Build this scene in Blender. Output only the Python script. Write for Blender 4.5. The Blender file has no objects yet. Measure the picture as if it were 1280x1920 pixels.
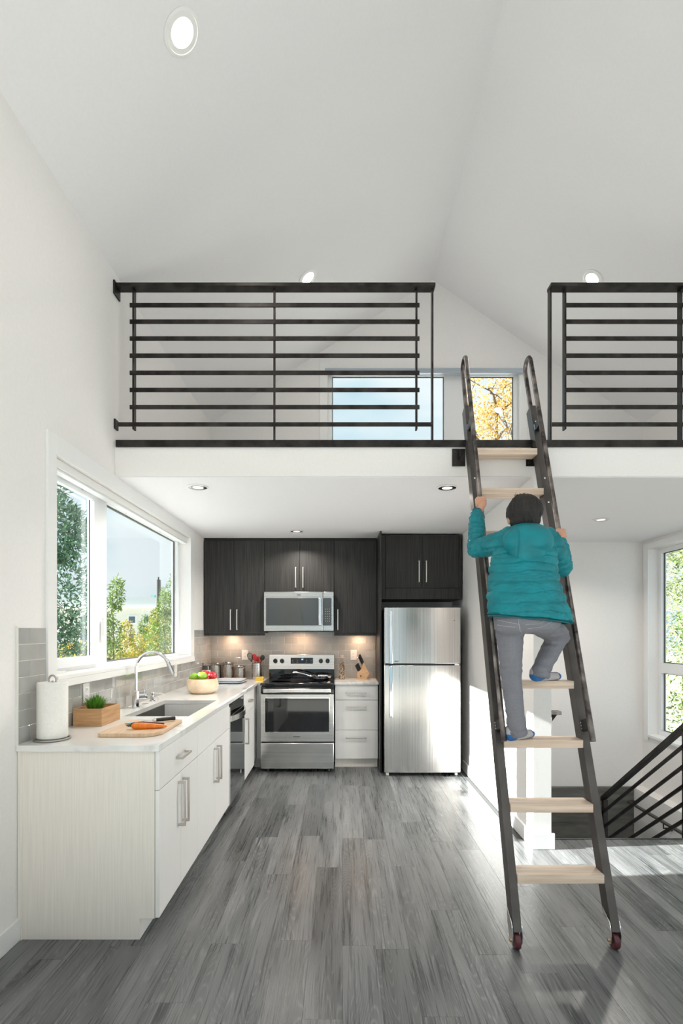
import bpy, bmesh, math, random
import numpy as np
from mathutils import Vector, Matrix, noise
R = random.Random(7)
sc = bpy.context.scene
COL = sc.collection
PI = math.pi
F = 950.0; HC = 1.445            # focal length in pixels of the 1280x1920 frame, eye height

# ------------------------------------------------------------ camera
cam = bpy.data.cameras.new('camera'); camo = bpy.data.objects.new('camera', cam); COL.objects.link(camo)
cam.sensor_fit = 'VERTICAL'; cam.sensor_height = 36; cam.sensor_width = 24
cam.lens = F/1920*36; cam.shift_y = 225/1920; cam.clip_start = .02; cam.clip_end = 400
camo.location = (0, 0, HC); camo.rotation_euler = (PI/2, 0, 0)
sc.camera = camo
# ------------------------------------------------------------ sky
w = bpy.data.worlds.new('sky'); sc.world = w; w.use_nodes = True
nt = w.node_tree; nt.nodes.clear()
tc = nt.nodes.new('ShaderNodeTexCoord'); mp = nt.nodes.new('ShaderNodeMapping'); mp.inputs['Scale'].default_value = (1.6, 1.6, 4.5)
nz = nt.nodes.new('ShaderNodeTexNoise'); nz.inputs['Scale'].default_value = 1.3; nz.inputs['Detail'].default_value = 4
rp = nt.nodes.new('ShaderNodeValToRGB')
rp.color_ramp.elements[0].position = .33; rp.color_ramp.elements[0].color = (.45, .70, .82, 1)
rp.color_ramp.elements[1].position = .56; rp.color_ramp.elements[1].color = (.93, .97, 1.0, 1)
bg = nt.nodes.new('ShaderNodeBackground'); wo = nt.nodes.new('ShaderNodeOutputWorld')
bg.inputs['Strength'].default_value = .68
for a, b in ((tc.outputs['Generated'], mp.inputs[0]), (mp.outputs[0], nz.inputs[0]), (nz.outputs[0], rp.inputs[0]),
             (rp.outputs[0], bg.inputs[0]), (bg.outputs[0], wo.inputs[0])): nt.links.new(a, b)
# ------------------------------------------------------------ sun
sl = bpy.data.lights.new('sun', 'SUN'); sl.energy = 19; sl.angle = .009; sl.color = (1, .965, .93)
so = bpy.data.objects.new('sun', sl); COL.objects.link(so); so.location = (-8, 2, 8)
so.rotation_euler = Vector((1, .07, -.485)).to_track_quat('-Z', 'Y').to_euler()
# ------------------------------------------------------------ light portals in the glazed openings of the rear and side walls
def portal(name, loc, rot, sx, sy):
    l = bpy.data.lights.new(name, 'AREA'); l.shape = 'RECTANGLE'; l.size = sx; l.size_y = sy; l.cycles.is_portal = True
    o = bpy.data.objects.new(name, l); COL.objects.link(o); o.location = loc; o.rotation_euler = rot
portal('window_portal', (.98, -2.62, 1.35), (-PI/2, 0, PI), 4.2, 2.5)
portal('window_portal', (1.05, -2.62, 3.75), (-PI/2, 0, PI), 2.8, 1.2)
portal('window_portal', (-1.75, 3.87, 1.8), (0, -PI/2, 0), 1.2, 2.4)
portal('window_portal', (-1.75, -.5, 1.27), (0, -PI/2, 0), 2.2, 3.4)
portal('window_portal', (3.75, .6, 1.35), (0, PI/2, 0), 2.2, 4.4)
portal('window_portal', (3.75, 5.2, 1.35), (0, PI/2, 0), 2.1, 1.1)
portal('window_portal', (.95, 6.12, 3.95), (PI/2, 0, 0), 2.2, 1.0)
# ------------------------------------------------------------ exposure
vs = sc.view_settings
vs.view_transform = 'Standard'; vs.look = 'None'; vs.gamma = 1; vs.use_curve_mapping = False
vs.exposure = 0.70
sc.cycles.max_bounces = 10; sc.cycles.diffuse_bounces = 6; sc.cycles.transparent_max_bounces = 12; sc.cycles.sample_clamp_indirect = 6
sc.cycles.caustics_reflective = False; sc.cycles.caustics_refractive = False
DOWNLIGHT = 2.3; REARFILL = 1.2; KITLIGHT = 7.5  # the rear value drives unseen fill lamps added behind the camera

# ============================================================ materials
def newmat(name):
    m = bpy.data.materials.new(name); m.use_nodes = True
    return m, m.node_tree, m.node_tree.nodes['Principled BSDF']
def plain(name, c, rough=.5, metal=0, **k):
    m, t, p = newmat(name)
    p.inputs['Base Color'].default_value = (*c, 1); p.inputs['Roughness'].default_value = rough; p.inputs['Metallic'].default_value = metal
    for a, v in k.items(): p.inputs[a.replace('_', ' ')].default_value = v
    return m
def grained(name, c1, c2, scale, rough=.5, metal=0, nscale=1, detail=6, lo=.35, hi=.65, bump=0, rand=False, coat=0, tone=0, rvar=0):
    m, t, p = newmat(name); N = t.nodes; L = t.links
    tc = N.new('ShaderNodeTexCoord'); mp = N.new('ShaderNodeMapping'); mp.inputs['Scale'].default_value = scale
    nz = N.new('ShaderNodeTexNoise'); nz.inputs['Scale'].default_value = nscale; nz.inputs['Detail'].default_value = detail
    rp = N.new('ShaderNodeValToRGB'); e = rp.color_ramp.elements
    e[0].position = lo; e[0].color = (*c1, 1); e[1].position = hi; e[1].color = (*c2, 1)
    L.new(tc.outputs['Object'], mp.inputs[0]); L.new(mp.outputs[0], nz.inputs[0]); L.new(nz.outputs[0], rp.inputs[0])
    out = rp.outputs[0]
    if rand or tone:
        oi = N.new('ShaderNodeObjectInfo')
        if rand:
            cb = N.new('ShaderNodeVectorMath'); cb.operation = 'SCALE'; cb.inputs[0].default_value = (37, 53, 71); L.new(oi.outputs['Random'], cb.inputs['Scale'])
            L.new(cb.outputs[0], mp.inputs['Location'])
        if tone:
            hv = N.new('ShaderNodeHueSaturation'); mr = N.new('ShaderNodeMapRange'); mr.inputs['To Min'].default_value = 1-tone; mr.inputs['To Max'].default_value = 1+tone
            L.new(oi.outputs['Random'], mr.inputs[0]); L.new(mr.outputs[0], hv.inputs['Value']); L.new(out, hv.inputs['Color']); out = hv.outputs[0]
    L.new(out, p.inputs['Base Color'])
    p.inputs['Roughness'].default_value = rough; p.inputs['Metallic'].default_value = metal; p.inputs['Coat Weight'].default_value = coat
    if rvar:
        mr2 = N.new('ShaderNodeMapRange'); mr2.inputs['To Min'].default_value = rough-rvar; mr2.inputs['To Max'].default_value = rough+rvar
        L.new(nz.outputs[0], mr2.inputs[0]); L.new(mr2.outputs[0], p.inputs['Roughness'])
    if bump:
        b = N.new('ShaderNodeBump'); b.inputs['Strength'].default_value = bump; b.inputs['Distance'].default_value = .002
        L.new(nz.outputs[0], b.inputs['Height']); L.new(b.outputs[0], p.inputs['Normal'])
    return m
def glassy(name, tint, refl=.08):
    m = bpy.data.materials.new(name); m.use_nodes = True; t = m.node_tree; t.nodes.clear(); N = t.nodes; L = t.links
    o = N.new('ShaderNodeOutputMaterial'); mx = N.new('ShaderNodeMixShader'); tr = N.new('ShaderNodeBsdfTransparent'); gl = N.new('ShaderNodeBsdfGlossy')
    lw = N.new('ShaderNodeLayerWeight'); lw.inputs[0].default_value = .5
    pw = N.new('ShaderNodeMath'); pw.operation = 'POWER'; pw.inputs[1].default_value = 4; L.new(lw.outputs['Facing'], pw.inputs[0])
    fr = N.new('ShaderNodeMath'); fr.operation = 'MULTIPLY_ADD'; fr.inputs[1].default_value = .3; fr.inputs[2].default_value = refl*.3; L.new(pw.outputs[0], fr.inputs[0])
    tr.inputs[0].default_value = (*tint, 1); gl.inputs['Roughness'].default_value = .01
    L.new(fr.outputs[0], mx.inputs[0]); L.new(tr.outputs[0], mx.inputs[1]); L.new(gl.outputs[0], mx.inputs[2]); L.new(mx.outputs[0], o.inputs[0])
    return m
def emis(name, c, s):
    m, t, p = newmat(name); p.inputs['Base Color'].default_value = (*c, 1); p.inputs['Emission Color'].default_value = (*c, 1); p.inputs['Emission Strength'].default_value = s
    return m
def leafmat(name, c, c2, tr=.35):
    m, t, p = newmat(name); N = t.nodes; L = t.links
    g = N.new('ShaderNodeNewGeometry'); rp = N.new('ShaderNodeValToRGB'); e = rp.color_ramp.elements
    e[0].color = (*c, 1); e[1].color = (*c2, 1)
    L.new(g.outputs['Random Per Island'], rp.inputs[0]); L.new(rp.outputs[0], p.inputs['Base Color']); p.inputs['Roughness'].default_value = .45
    td = N.new('ShaderNodeBsdfTranslucent'); mx = N.new('ShaderNodeMixShader'); mx.inputs[0].default_value = tr
    L.new(rp.outputs[0], td.inputs[0]); L.new(p.outputs[0], mx.inputs[1]); L.new(td.outputs[0], mx.inputs[2]); L.new(mx.outputs[0], N['Material Output'].inputs[0])
    return m

WALL = grained('wall_paint', (.835, .812, .795), (.855, .832, .815), (1, 1, 1), .75, nscale=60, bump=.03)
CEIL = grained('ceiling_paint', (.832, .824, .835), (.847, .839, .85), (1, 1, 1), .8, nscale=60, bump=.03)
TRIM = plain('white_trim_paint', (.86, .86, .85), .35)
VINYL = plain('white_vinyl', (.84, .85, .86), .3)
STEELBLK = grained('blackened_steel', (.018, .016, .015), (.05, .045, .042), (1, 1, 1), .36, .75, nscale=14, rvar=.12)
STEELGREY = grained('dark_grey_steel', (.085, .075, .07), (.12, .108, .10), (1, 1, 1), .42, .55, nscale=9, rvar=.08)
RAWSTEEL = grained('raw_mill_steel', (.07, .06, .058), (.33, .29, .27), (1, 1, 1), .3, .95, nscale=11, rvar=.1, lo=.4, hi=.68)
DARKWOOD = grained('dark_grained_laminate', (.020, .019, .0185), (.046, .043, .041), (60, 60, 1.6), .42, nscale=1.6, detail=8, bump=.1, rand=True)
LIGHTWOOD = grained('pale_linen_laminate', (.80, .755, .69), (.86, .815, .755), (90, 90, 2.2), .5, nscale=1.6, detail=8, bump=.08)
WHITELAM = grained('white_gloss_laminate', (.83, .815, .795), (.86, .845, .825), (80, 80, 2), .3, nscale=1.5, detail=5, bump=.02)
NICKEL = plain('brushed_nickel', (.50, .47, .44), .32, .9)
CHROME = plain('polished_chrome', (.82, .82, .84), .07, 1)
GOLD = plain('brass', (.6, .38, .12), .3, 1)
STAIN = grained('brushed_stainless', (.60, .575, .55), (.72, .695, .67), (70, 70, .5), .2, 1, nscale=1.4, rvar=.05)
STAINH = grained('brushed_stainless_across', (.54, .53, .51), (.66, .65, .63), (.6, 70, 70), .23, 1, nscale=1.4, rvar=.05)
SINKSTEEL = plain('satin_sink_steel', (.13, .125, .115), .45, .7)
BLKGLASS = plain('black_glass', (.008, .008, .009), .05, 0, Coat_Weight=.3)
SMOKEGLASS = plain('smoked_glass', (.045, .05, .05), .06, 0, Coat_Weight=.5)
BLKPLAS = plain('black_plastic', (.015, .015, .015), .4)
DARKGREY = plain('dark_grey_metal', (.09, .09, .09), .3, .6)
RUNG = grained('pale_hardwood', (.60, .45, .34), (.78, .64, .52), (1.3, 22, 22), .5, nscale=2.2, detail=7, bump=.15, rand=True)
BAMBOO = grained('bamboo', (.53, .29, .13), (.66, .40, .20), (5, 5, 60), .45, nscale=1.6, detail=4)
BOARDW = grained('cutting_board_wood', (.66, .44, .27), (.76, .56, .38), (30, 3, 8), .45, nscale=1.8, detail=4)
BOWLW = grained('pale_turned_wood', (.78, .56, .36), (.90, .74, .55), (5, 5, 5), .3, nscale=2.2, detail=3)
BLOCKW = grained('knife_block_wood', (.58, .33, .16), (.70, .45, .26), (12, 12, 40), .4, nscale=1.5)
PAPER = grained('paper_towel', (.84, .82, .78), (.88, .86, .82), (1, 1, 1), .9, nscale=80, bump=.3)
TILE = grained('greige_glazed_tile', (.40, .395, .375), (.46, .455, .435), (1, 1, 1), .07, nscale=6, detail=2, rand=True, tone=.06, coat=.4)
GROUT = plain('pale_grout', (.78, .76, .72), .85)
GLASS = glassy('window_glass', (.93, .965, .965)); CLEAR = glassy('clear_glass', (.93, .95, .94))
CONC = grained('board_formed_concrete', (.10, .098, .09), (.17, .165, .15), (1, 3, 6), .85, nscale=3, detail=8, bump=.5)
BLIND = plain('blind_fabric', (.80, .82, .82), .6)
LAMPM = emis('lamp_lens_lit', (1, .93, .82), 9); LAMPD = emis('lamp_lens_dim', (1, .88, .80), .55)
PLASTW = plain('white_plastic', (.85, .84, .82), .3)
SKIN = plain('skin', (.62, .33, .22), .5, 0, Subsurface_Weight=.12)
JEANS = grained('grey_denim', (.175, .175, .20), (.215, .215, .243), (1, 1, 1), .85, nscale=260, detail=3, bump=.25)
SOCK = grained('heather_grey_knit', (.42, .40, .42), (.52, .50, .52), (1, 1, 1), .9, nscale=180, bump=.3)
SOCKB = plain('blue_knit', (.03, .14, .38), .9)
JACKET = grained('teal_quilted_nylon', (.0, .165, .20), (.0, .225, .265), (1, 1, 1), .5, nscale=9, detail=3)
JACKET.node_tree.nodes['Principled BSDF'].inputs['Specular IOR Level'].default_value = .35
DARKWOOD.node_tree.nodes['Principled BSDF'].inputs['Specular IOR Level'].default_value = .3
JACKD = plain('dark_teal_binding', (.0, .10, .125), .6)
HAIR = grained('dark_brown_hair', (.006, .0045, .004), (.016, .011, .009), (30, 30, 6), .6, nscale=3, bump=.4)
REDRUB = plain('maroon_polyurethane', (.10, .022, .03), .4)

# quartz with veins
def quartz():
    m, t, p = newmat('white_veined_quartz'); N = t.nodes; L = t.links
    tc = N.new('ShaderNodeTexCoord'); n1 = N.new('ShaderNodeTexNoise'); n1.inputs['Scale'].default_value = 1.9; n1.inputs['Detail'].default_value = 6; n1.inputs['Distortion'].default_value = 1.3
    a = N.new('ShaderNodeMath'); a.operation = 'SUBTRACT'; a.inputs[1].default_value = .5
    b = N.new('ShaderNodeMath'); b.operation = 'ABSOLUTE'
    rp = N.new('ShaderNodeValToRGB'); e = rp.color_ramp.elements
    e[0].position = 0; e[0].color = (.50, .50, .49, 1); e[1].position = .045; e[1].color = (.80, .795, .775, 1)
    L.new(tc.outputs['Object'], n1.inputs[0]); L.new(n1.outputs[0], a.inputs[0]); L.new(a.outputs[0], b.inputs[0]); L.new(b.outputs[0], rp.inputs[0])
    n2 = N.new('ShaderNodeTexNoise'); n2.inputs['Scale'].default_value = 2.4; r2 = N.new('ShaderNodeValToRGB'); r2.color_ramp.elements[0].position = .48; r2.color_ramp.elements[1].position = .66
    mx = N.new('ShaderNodeMix'); mx.data_type = 'RGBA'; mx.inputs[6].default_value = (.80, .795, .775, 1)
    L.new(tc.outputs['Object'], n2.inputs[0]); L.new(n2.outputs[0], r2.inputs[0]); L.new(r2.outputs[0], mx.inputs[0]); L.new(rp.outputs[0], mx.inputs[7]); L.new(mx.outputs[2], p.inputs['Base Color'])
    p.inputs['Roughness'].default_value = .13
    return m
QUARTZ = quartz()

def plankmat():
    m, t, p = newmat('grey_cerused_oak_plank'); N = t.nodes; L = t.links
    tc = N.new('ShaderNodeTexCoord'); oi = N.new('ShaderNodeObjectInfo')
    off = N.new('ShaderNodeVectorMath'); off.operation = 'SCALE'; off.inputs[0].default_value = (91, 57, 33); L.new(oi.outputs['Random'], off.inputs['Scale'])
    ad = N.new('ShaderNodeVectorMath'); L.new(tc.outputs['Object'], ad.inputs[0]); L.new(off.outputs[0], ad.inputs[1])
    def nz(scale, s, d, dist=0):
        mp = N.new('ShaderNodeMapping'); mp.inputs['Scale'].default_value = scale; L.new(ad.outputs[0], mp.inputs[0])
        n = N.new('ShaderNodeTexNoise'); n.inputs['Scale'].default_value = s; n.inputs['Detail'].default_value = d; n.inputs['Distortion'].default_value = dist
        L.new(mp.outputs[0], n.inputs[0]); return n
    broad = nz((8, .9, 1), 1.0, 2.5, .5)          # soft light and dark cloudings along the board
    fine = nz((120, 3.2, 1), 1.0, 5)             # pores
    r1 = N.new('ShaderNodeValToRGB'); e = r1.color_ramp.elements
    e[0].position = .33; e[0].color = (.034, .038, .040, 1); e[1].position = .68; e[1].color = (.165, .165, .167, 1)
    L.new(broad.outputs[0], r1.inputs[0])
    # cathedral grain: contour lines of a stretched noise field
    ring = nz((5.0, .55, 1), 1.0, 1.5, .25)
    mu = N.new('ShaderNodeMath'); mu.operation = 'MULTIPLY'; mu.inputs[1].default_value = 42; L.new(ring.outputs[0], mu.inputs[0])
    fr = N.new('ShaderNodeMath'); fr.operation = 'PINGPONG'; fr.inputs[1].default_value = .3; L.new(mu.outputs[0], fr.inputs[0])
    r2 = N.new('ShaderNodeValToRGB'); e = r2.color_ramp.elements; e[0].position = .0; e[0].color = (1, 1, 1, 1); e[1].position = .12; e[1].color = (0, 0, 0, 1)
    L.new(fr.outputs[0], r2.inputs[0])
    r3 = N.new('ShaderNodeValToRGB'); e = r3.color_ramp.elements; e[0].position = .38; e[0].color = (0, 0, 0, 1); e[1].position = .60; e[1].color = (1, 1, 1, 1)
    L.new(fine.outputs[0], r3.inputs[0])
    mm = N.new('ShaderNodeMath'); mm.operation = 'MULTIPLY'; L.new(r2.outputs[0], mm.inputs[0]); L.new(r3.outputs[0], mm.inputs[1])
    m1 = N.new('ShaderNodeMix'); m1.data_type = 'RGBA'; m1.inputs[7].default_value = (.36, .36, .36, 1)
    sc1 = N.new('ShaderNodeMath'); sc1.operation = 'MULTIPLY'; sc1.inputs[1].default_value = .5; L.new(mm.outputs[0], sc1.inputs[0])
    L.new(sc1.outputs[0], m1.inputs[0]); L.new(r1.outputs[0], m1.inputs[6])
    # fine pale pores
    m2 = N.new('ShaderNodeMix'); m2.data_type = 'RGBA'; m2.inputs[7].default_value = (.23, .23, .235, 1)
    sc2 = N.new('ShaderNodeMath'); sc2.operation = 'MULTIPLY'; sc2.inputs[1].default_value = .30; L.new(r3.outputs[0], sc2.inputs[0])
    L.new(sc2.outputs[0], m2.inputs[0]); L.new(m1.outputs[2], m2.inputs[6])
    hv = N.new('ShaderNodeHueSaturation'); mr = N.new('ShaderNodeMapRange'); mr.inputs['To Min'].default_value = .84; mr.inputs['To Max'].default_value = 1.30
    mr.inputs['From Min'].default_value = 0
    L.new(oi.outputs['Random'], mr.inputs[0]); L.new(mr.outputs[0], hv.inputs['Value']); L.new(m2.outputs[2], hv.inputs['Color']); L.new(hv.outputs[0], p.inputs['Base Color'])
    rr = N.new('ShaderNodeMapRange'); rr.inputs['To Min'].default_value = .20; rr.inputs['To Max'].default_value = .38; L.new(fine.outputs[0], rr.inputs[0]); L.new(rr.outputs[0], p.inputs['Roughness'])
    bp = N.new('ShaderNodeBump'); bp.inputs['Strength'].default_value = .12; bp.inputs['Distance'].default_value = .001; L.new(r3.outputs[0], bp.inputs['Height']); L.new(bp.outputs[0], p.inputs['Normal'])
    return m
PLANK = plankmat()

# ============================================================ geometry helpers
class MB:
    def __init__(s): s.v = []; s.f = []
    def add(s, vs, fs):
        n = len(s.v); s.v += [tuple(v) for v in vs]; s.f += [tuple(i+n for i in f) for f in fs]; return s
    def box(s, x0, x1, y0, y1, z0, z1):
        return s.add([(x0,y0,z0),(x1,y0,z0),(x1,y1,z0),(x0,y1,z0),(x0,y0,z1),(x1,y0,z1),(x1,y1,z1),(x0,y1,z1)],
                     [(0,3,2,1),(4,5,6,7),(0,1,5,4),(1,2,6,5),(2,3,7,6),(3,0,4,7)])
    def cyl(s, p0, p1, r0, r1=None, n=20, cap=True):
        r1 = r0 if r1 is None else r1
        p0 = Vector(p0); p1 = Vector(p1); d = (p1-p0).normalized()
        a = d.orthogonal().normalized(); b = d.cross(a)
        vs = [p0+r0*(a*math.cos(2*PI*i/n)+b*math.sin(2*PI*i/n)) for i in range(n)]+[p1+r1*(a*math.cos(2*PI*i/n)+b*math.sin(2*PI*i/n)) for i in range(n)]
        fs = [(i, (i+1) % n, n+(i+1) % n, n+i) for i in range(n)]
        if cap: fs += [tuple(reversed(range(n))), tuple(range(n, 2*n))]
        return s.add(vs, fs)
    def tube(s, pts, r, n=12, flat=None):
        pts = [Vector(p) for p in pts]; rs = r if isinstance(r, (list, tuple)) else [r]*len(pts)
        t0 = (pts[1]-pts[0]).normalized(); a = t0.orthogonal().normalized(); vs = []
        for i, p in enumerate(pts):
            t = ((pts[min(i+1, len(pts)-1)]-pts[max(i-1, 0)])).normalized()
            a = (a-t*a.dot(t)).normalized(); b = t.cross(a)
            vs += [p+rs[i]*(a*math.cos(2*PI*k/n)+b*math.sin(2*PI*k/n)) for k in range(n)]
        fs = [(i*n+k, i*n+(k+1) % n, (i+1)*n+(k+1) % n, (i+1)*n+k) for i in range(len(pts)-1) for k in range(n)]
        fs += [tuple(reversed(range(n))), tuple(range((len(pts)-1)*n, len(pts)*n))]
        return s.add(vs, fs)
    def lathe(s, prof, c, n=32, ax=(0, 0, 1)):
        q = Vector((0, 0, 1)).rotation_difference(Vector(ax)); c = Vector(c)
        vs = [c+q @ Vector((r*math.cos(2*PI*k/n), r*math.sin(2*PI*k/n), z)) for r, z in prof for k in range(n)]
        fs = [(i*n+k, i*n+(k+1) % n, (i+1)*n+(k+1) % n, (i+1)*n+k) for i in range(len(prof)-1) for k in range(n)]
        if prof[0][0] > 1e-5: fs.append(tuple(reversed(range(n))))
        if prof[-1][0] > 1e-5: fs.append(tuple(range((len(prof)-1)*n, len(prof)*n)))
        return s.add(vs, fs)
    def prism(s, poly, axis, a0, a1):     # poly of 2-D points; axis 0: (y,z), 1: (x,z), 2: (x,y)
        def P(u, v, a): return {0: (a, u, v), 1: (u, a, v), 2: (u, v, a)}[axis]
        n = len(poly); vs = [P(u, v, a0) for u, v in poly]+[P(u, v, a1) for u, v in poly]
        return s.add(vs, [tuple(reversed(range(n))), tuple(range(n, 2*n))]+[(i, (i+1) % n, n+(i+1) % n, n+i) for i in range(n)])
    def ell(s, c, r, n=20, m=12, q=None):
        c = Vector(c); vs = []; fs = []
        r = (r, r, r) if not isinstance(r, (tuple, list)) else r
        for j in range(m+1):
            th = PI*j/m
            for k in range(n):
                v = Vector((r[0]*math.sin(th)*math.cos(2*PI*k/n), r[1]*math.sin(th)*math.sin(2*PI*k/n), -r[2]*math.cos(th)))
                vs.append(c+(q @ v if q else v))
        for j in range(m):
            for k in range(n): fs.append((j*n+k, j*n+(k+1) % n, (j+1)*n+(k+1) % n, (j+1)*n+k))
        return s.add(vs, fs)
    def warp(s, f): s.v = [tuple(f(Vector(v))) for v in s.v]; return s
    def build(s, name, mat, parent=None, bevel=0, smooth=None, origin=None, segs=2):
        me = bpy.data.meshes.new(name)
        org = wloc(parent) if parent else Vector(origin if origin else (0, 0, 0))
        me.from_pydata([Vector(v)-org for v in s.v], [], s.f)
        bm = bmesh.new(); bm.from_mesh(me); bmesh.ops.remove_doubles(bm, verts=bm.verts, dist=1e-6)
        bmesh.ops.recalc_face_normals(bm, faces=bm.faces); bm.to_mesh(me); bm.free()
        for m in (mat if isinstance(mat, (list, tuple)) else [mat]): me.materials.append(m)
        o = bpy.data.objects.new(name, me); COL.objects.link(o)
        if parent: o.parent = parent
        else: o.location = org
        if bevel:
            b = o.modifiers.new('bevel', 'BEVEL'); b.width = bevel; b.segments = segs; b.limit_method = 'ANGLE'; b.harden_normals = False
        if smooth is None: smooth = 35 if (len(s.f) > 7 or bevel) else 0
        if smooth:
            me.polygons.foreach_set('use_smooth', [True]*len(me.polygons))
            me.set_sharp_from_angle(angle=math.radians(smooth))
        return o
def wloc(o):
    v = Vector((0, 0, 0))
    while o: v += o.location; o = o.parent
    return v
def B(name, mat, parent, x0, x1, y0, y1, z0, z1, bevel=.0015, **k): return MB().box(x0, x1, y0, y1, z0, z1).build(name, mat, parent, bevel, **k)
def thing(name, label, cat, loc, group=None):
    o = bpy.data.objects.new(name, None); COL.objects.link(o); o.location = loc; o.empty_display_size = .05
    return tag(o, label, cat, group)
def tag(o, label, cat, group=None):
    o['label'] = label; o['category'] = cat
    if group: o['group'] = group
    return o
def struct(o): o['kind'] = 'structure'; return o
def stuff(o): o['kind'] = 'stuff'; return o
def grid_wall(name, mat, us, vs_, hole, axis, a0, a1, parent=None):
    """flat wall with rectangular openings; axis 0: u=y v=z, axis 1: u=x v=z"""
    def P(u, v, a): return (a, u, v) if axis == 0 else ((u, a, v) if axis == 1 else (u, v, a))
    m = MB(); nu, nv = len(us), len(vs_)
    idx = lambda i, j, k: (k*nv+j)*nu+i
    vs = [P(us[i], vs_[j], (a0, a1)[k]) for k in (0, 1) for j in range(nv) for i in range(nu)]
    solid = lambda i, j: 0 <= i < nu-1 and 0 <= j < nv-1 and not hole((us[i]+us[i+1])/2, (vs_[j]+vs_[j+1])/2)
    fs = []
    for i in range(nu-1):
        for j in range(nv-1):
            if not solid(i, j): continue
            for k in (0, 1): fs.append((idx(i,j,k), idx(i+1,j,k), idx(i+1,j+1,k), idx(i,j+1,k)))
            if not solid(i-1, j): fs.append((idx(i,j,0), idx(i,j+1,0), idx(i,j+1,1), idx(i,j,1)))
            if not solid(i+1, j): fs.append((idx(i+1,j,0), idx(i+1,j+1,0), idx(i+1,j+1,1), idx(i+1,j,1)))
            if not solid(i, j-1): fs.append((idx(i,j,0), idx(i+1,j,0), idx(i+1,j,1), idx(i,j,1)))
            if not solid(i, j+1): fs.append((idx(i,j+1,0), idx(i+1,j+1,0), idx(i+1,j+1,1), idx(i,j+1,1)))
    m.add(vs, fs)
    o = m.build(name, mat, parent, smooth=0)
    bm = bmesh.new(); bm.from_mesh(o.data)
    bmesh.ops.delete(bm, geom=[v for v in bm.verts if not v.link_faces], context='VERTS'); bm.to_mesh(o.data); bm.free()
    return o
def inr(r): return lambda u, v: any(a < u < b and c < v < d for a, b, c, d in r)
def at(px, py, y): return Vector(((px-640)*y/F, y, HC+(1185-py)*y/F))

XL, XR, YB, YR = -1.52, 3.48, 5.86, -2.5
ZL0, ZL1 = 2.49, 2.73; YF = 3.40
EH = 3.854; RX, RH = 1.05, 5.52
PX0, PX1, PY0 = 1.28, 1.40, 3.38
# ============================================================ the shell
wl = grid_wall('wall_left', WALL, [YR, -2.2, 1.2, 2.68, 5.06, YB+.15], [-3, .15, 1.19, 2.385, 3.95], inr([(2.68, 5.06, 1.19, 2.385), (-2.2, 1.2, .15, 2.385)]), 0, XL-.16, XL); struct(wl)
wb = grid_wall('wall_back', WALL, [XL-.16, -.16, 2.07, XR+.16], [-3.2, 3.45, 4.50, 5.75], inr([(-.16, 2.07, 3.45, 4.50)]), 1, YB, YB+.16); struct(wb)
wr = grid_wall('wall_right', WALL, [YR, -1.6, 2.8, 4.62, 5.73, YB+.15], [-.335, .287, 2.38, 3.95], inr([(4.62, 5.73, .287, 2.38), (-1.6, 2.8, .287, 2.38)]), 0, XR, XR+.16); struct(wr)
struct(B('wall_right', WALL, None, XR-.13, XR+.16, 2.9, YB, -3.2, -.335))
wq = grid_wall('wall_rear', WALL, [XL-.16, -1.1, 3.06, XR+.16], [-.3, .1, 2.6, 3.15, 4.35, 5.75], inr([(-1.1, 3.06, .1, 2.6), (-.35, 2.45, 3.15, 4.35)]), 1, YR-.16, YR); struct(wq)
struct(B('wall_partition', WALL, None, PX0, PX1, PY0, YB, -3.2, ZL0))
# gable ceilings
for (xa, za, xb, zb) in ((XL-.2, EH-.2*.643, RX, RH), (RX, RH, XR+.2, EH-.2*.68)):
    c = MB().prism([(xa, za), (xb, zb), (xb, zb+.16), (xa, za+.16)], 1, YR-.3, YB+.3)
    struct(c.build('ceiling', CEIL, None, smooth=0))
# loft slab
slab = struct(B('loft_floor', WALL, None, XL, XR, YF, YB, ZL0, ZL1-.012))
ce = struct(B('ceiling', CEIL, None, XL, XR, YF+.004, YB, ZL0-.006, ZL0-.0005, 0))
fascia = struct(MB().box(XL+.01, XR, YF-.012, YF+.03, ZL1-.046, ZL1).build('trim_1', STEELBLK, None, .001))
# floor
fl = thing('floor', '', '', (0, 0, 0)); del fl['label']; del fl['category']; struct(fl)
base = MB().box(XL, PX1+.02, YR, YB, -.25, -.006).box(PX1+.02, XR, YR, 3.53, -.25, -.006).build('subfloor', plain('seam_dark', (.07, .07, .07), .9), fl, 0)
PWD, PLN = .1525, 1.22
meshes = {}
def plank(x0, x1, y0, y1):
    if x1-x0 < .01 or y1-y0 < .02: return
    key = (round(x1-x0, 3), round(y1-y0, 3))
    if key not in meshes:
        g = .0003; hx, hy = (x1-x0)/2-g, (y1-y0)/2-g; c = .0004
        m = bpy.data.meshes.new('plank')
        v = [(-hx,-hy,-.006),(hx,-hy,-.006),(hx,hy,-.006),(-hx,hy,-.006),(-hx,-hy,-c),(hx,-hy,-c),(hx,hy,-c),(-hx,hy,-c),(-hx+c,-hy+c,0),(hx-c,-hy+c,0),(hx-c,hy-c,0),(-hx+c,hy-c,0)]
        m.from_pydata(v, [], [(0,1,5,4),(1,2,6,5),(2,3,7,6),(3,0,4,7),(4,5,9,8),(5,6,10,9),(6,7,11,10),(7,4,8,11),(8,9,10,11)])
        m.materials.append(PLANK); meshes[key] = m
    o = bpy.data.objects.new('plank', meshes[key]); COL.objects.link(o); o.parent = fl; o.location = ((x0+x1)/2, (y0+y1)/2, 0)
x = XL; k = 0
while x < XR-.01:
    x1 = min(x+PWD, XR); yend = YB if (x+x1)/2 < PX0 else 3.53
    y = 1.2 - R.random()*PLN
    while y < yend:
        y1 = min(y+PLN, yend); plank(x, x1, max(y, 1.2), y1); y = y1
    x = x1
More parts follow.
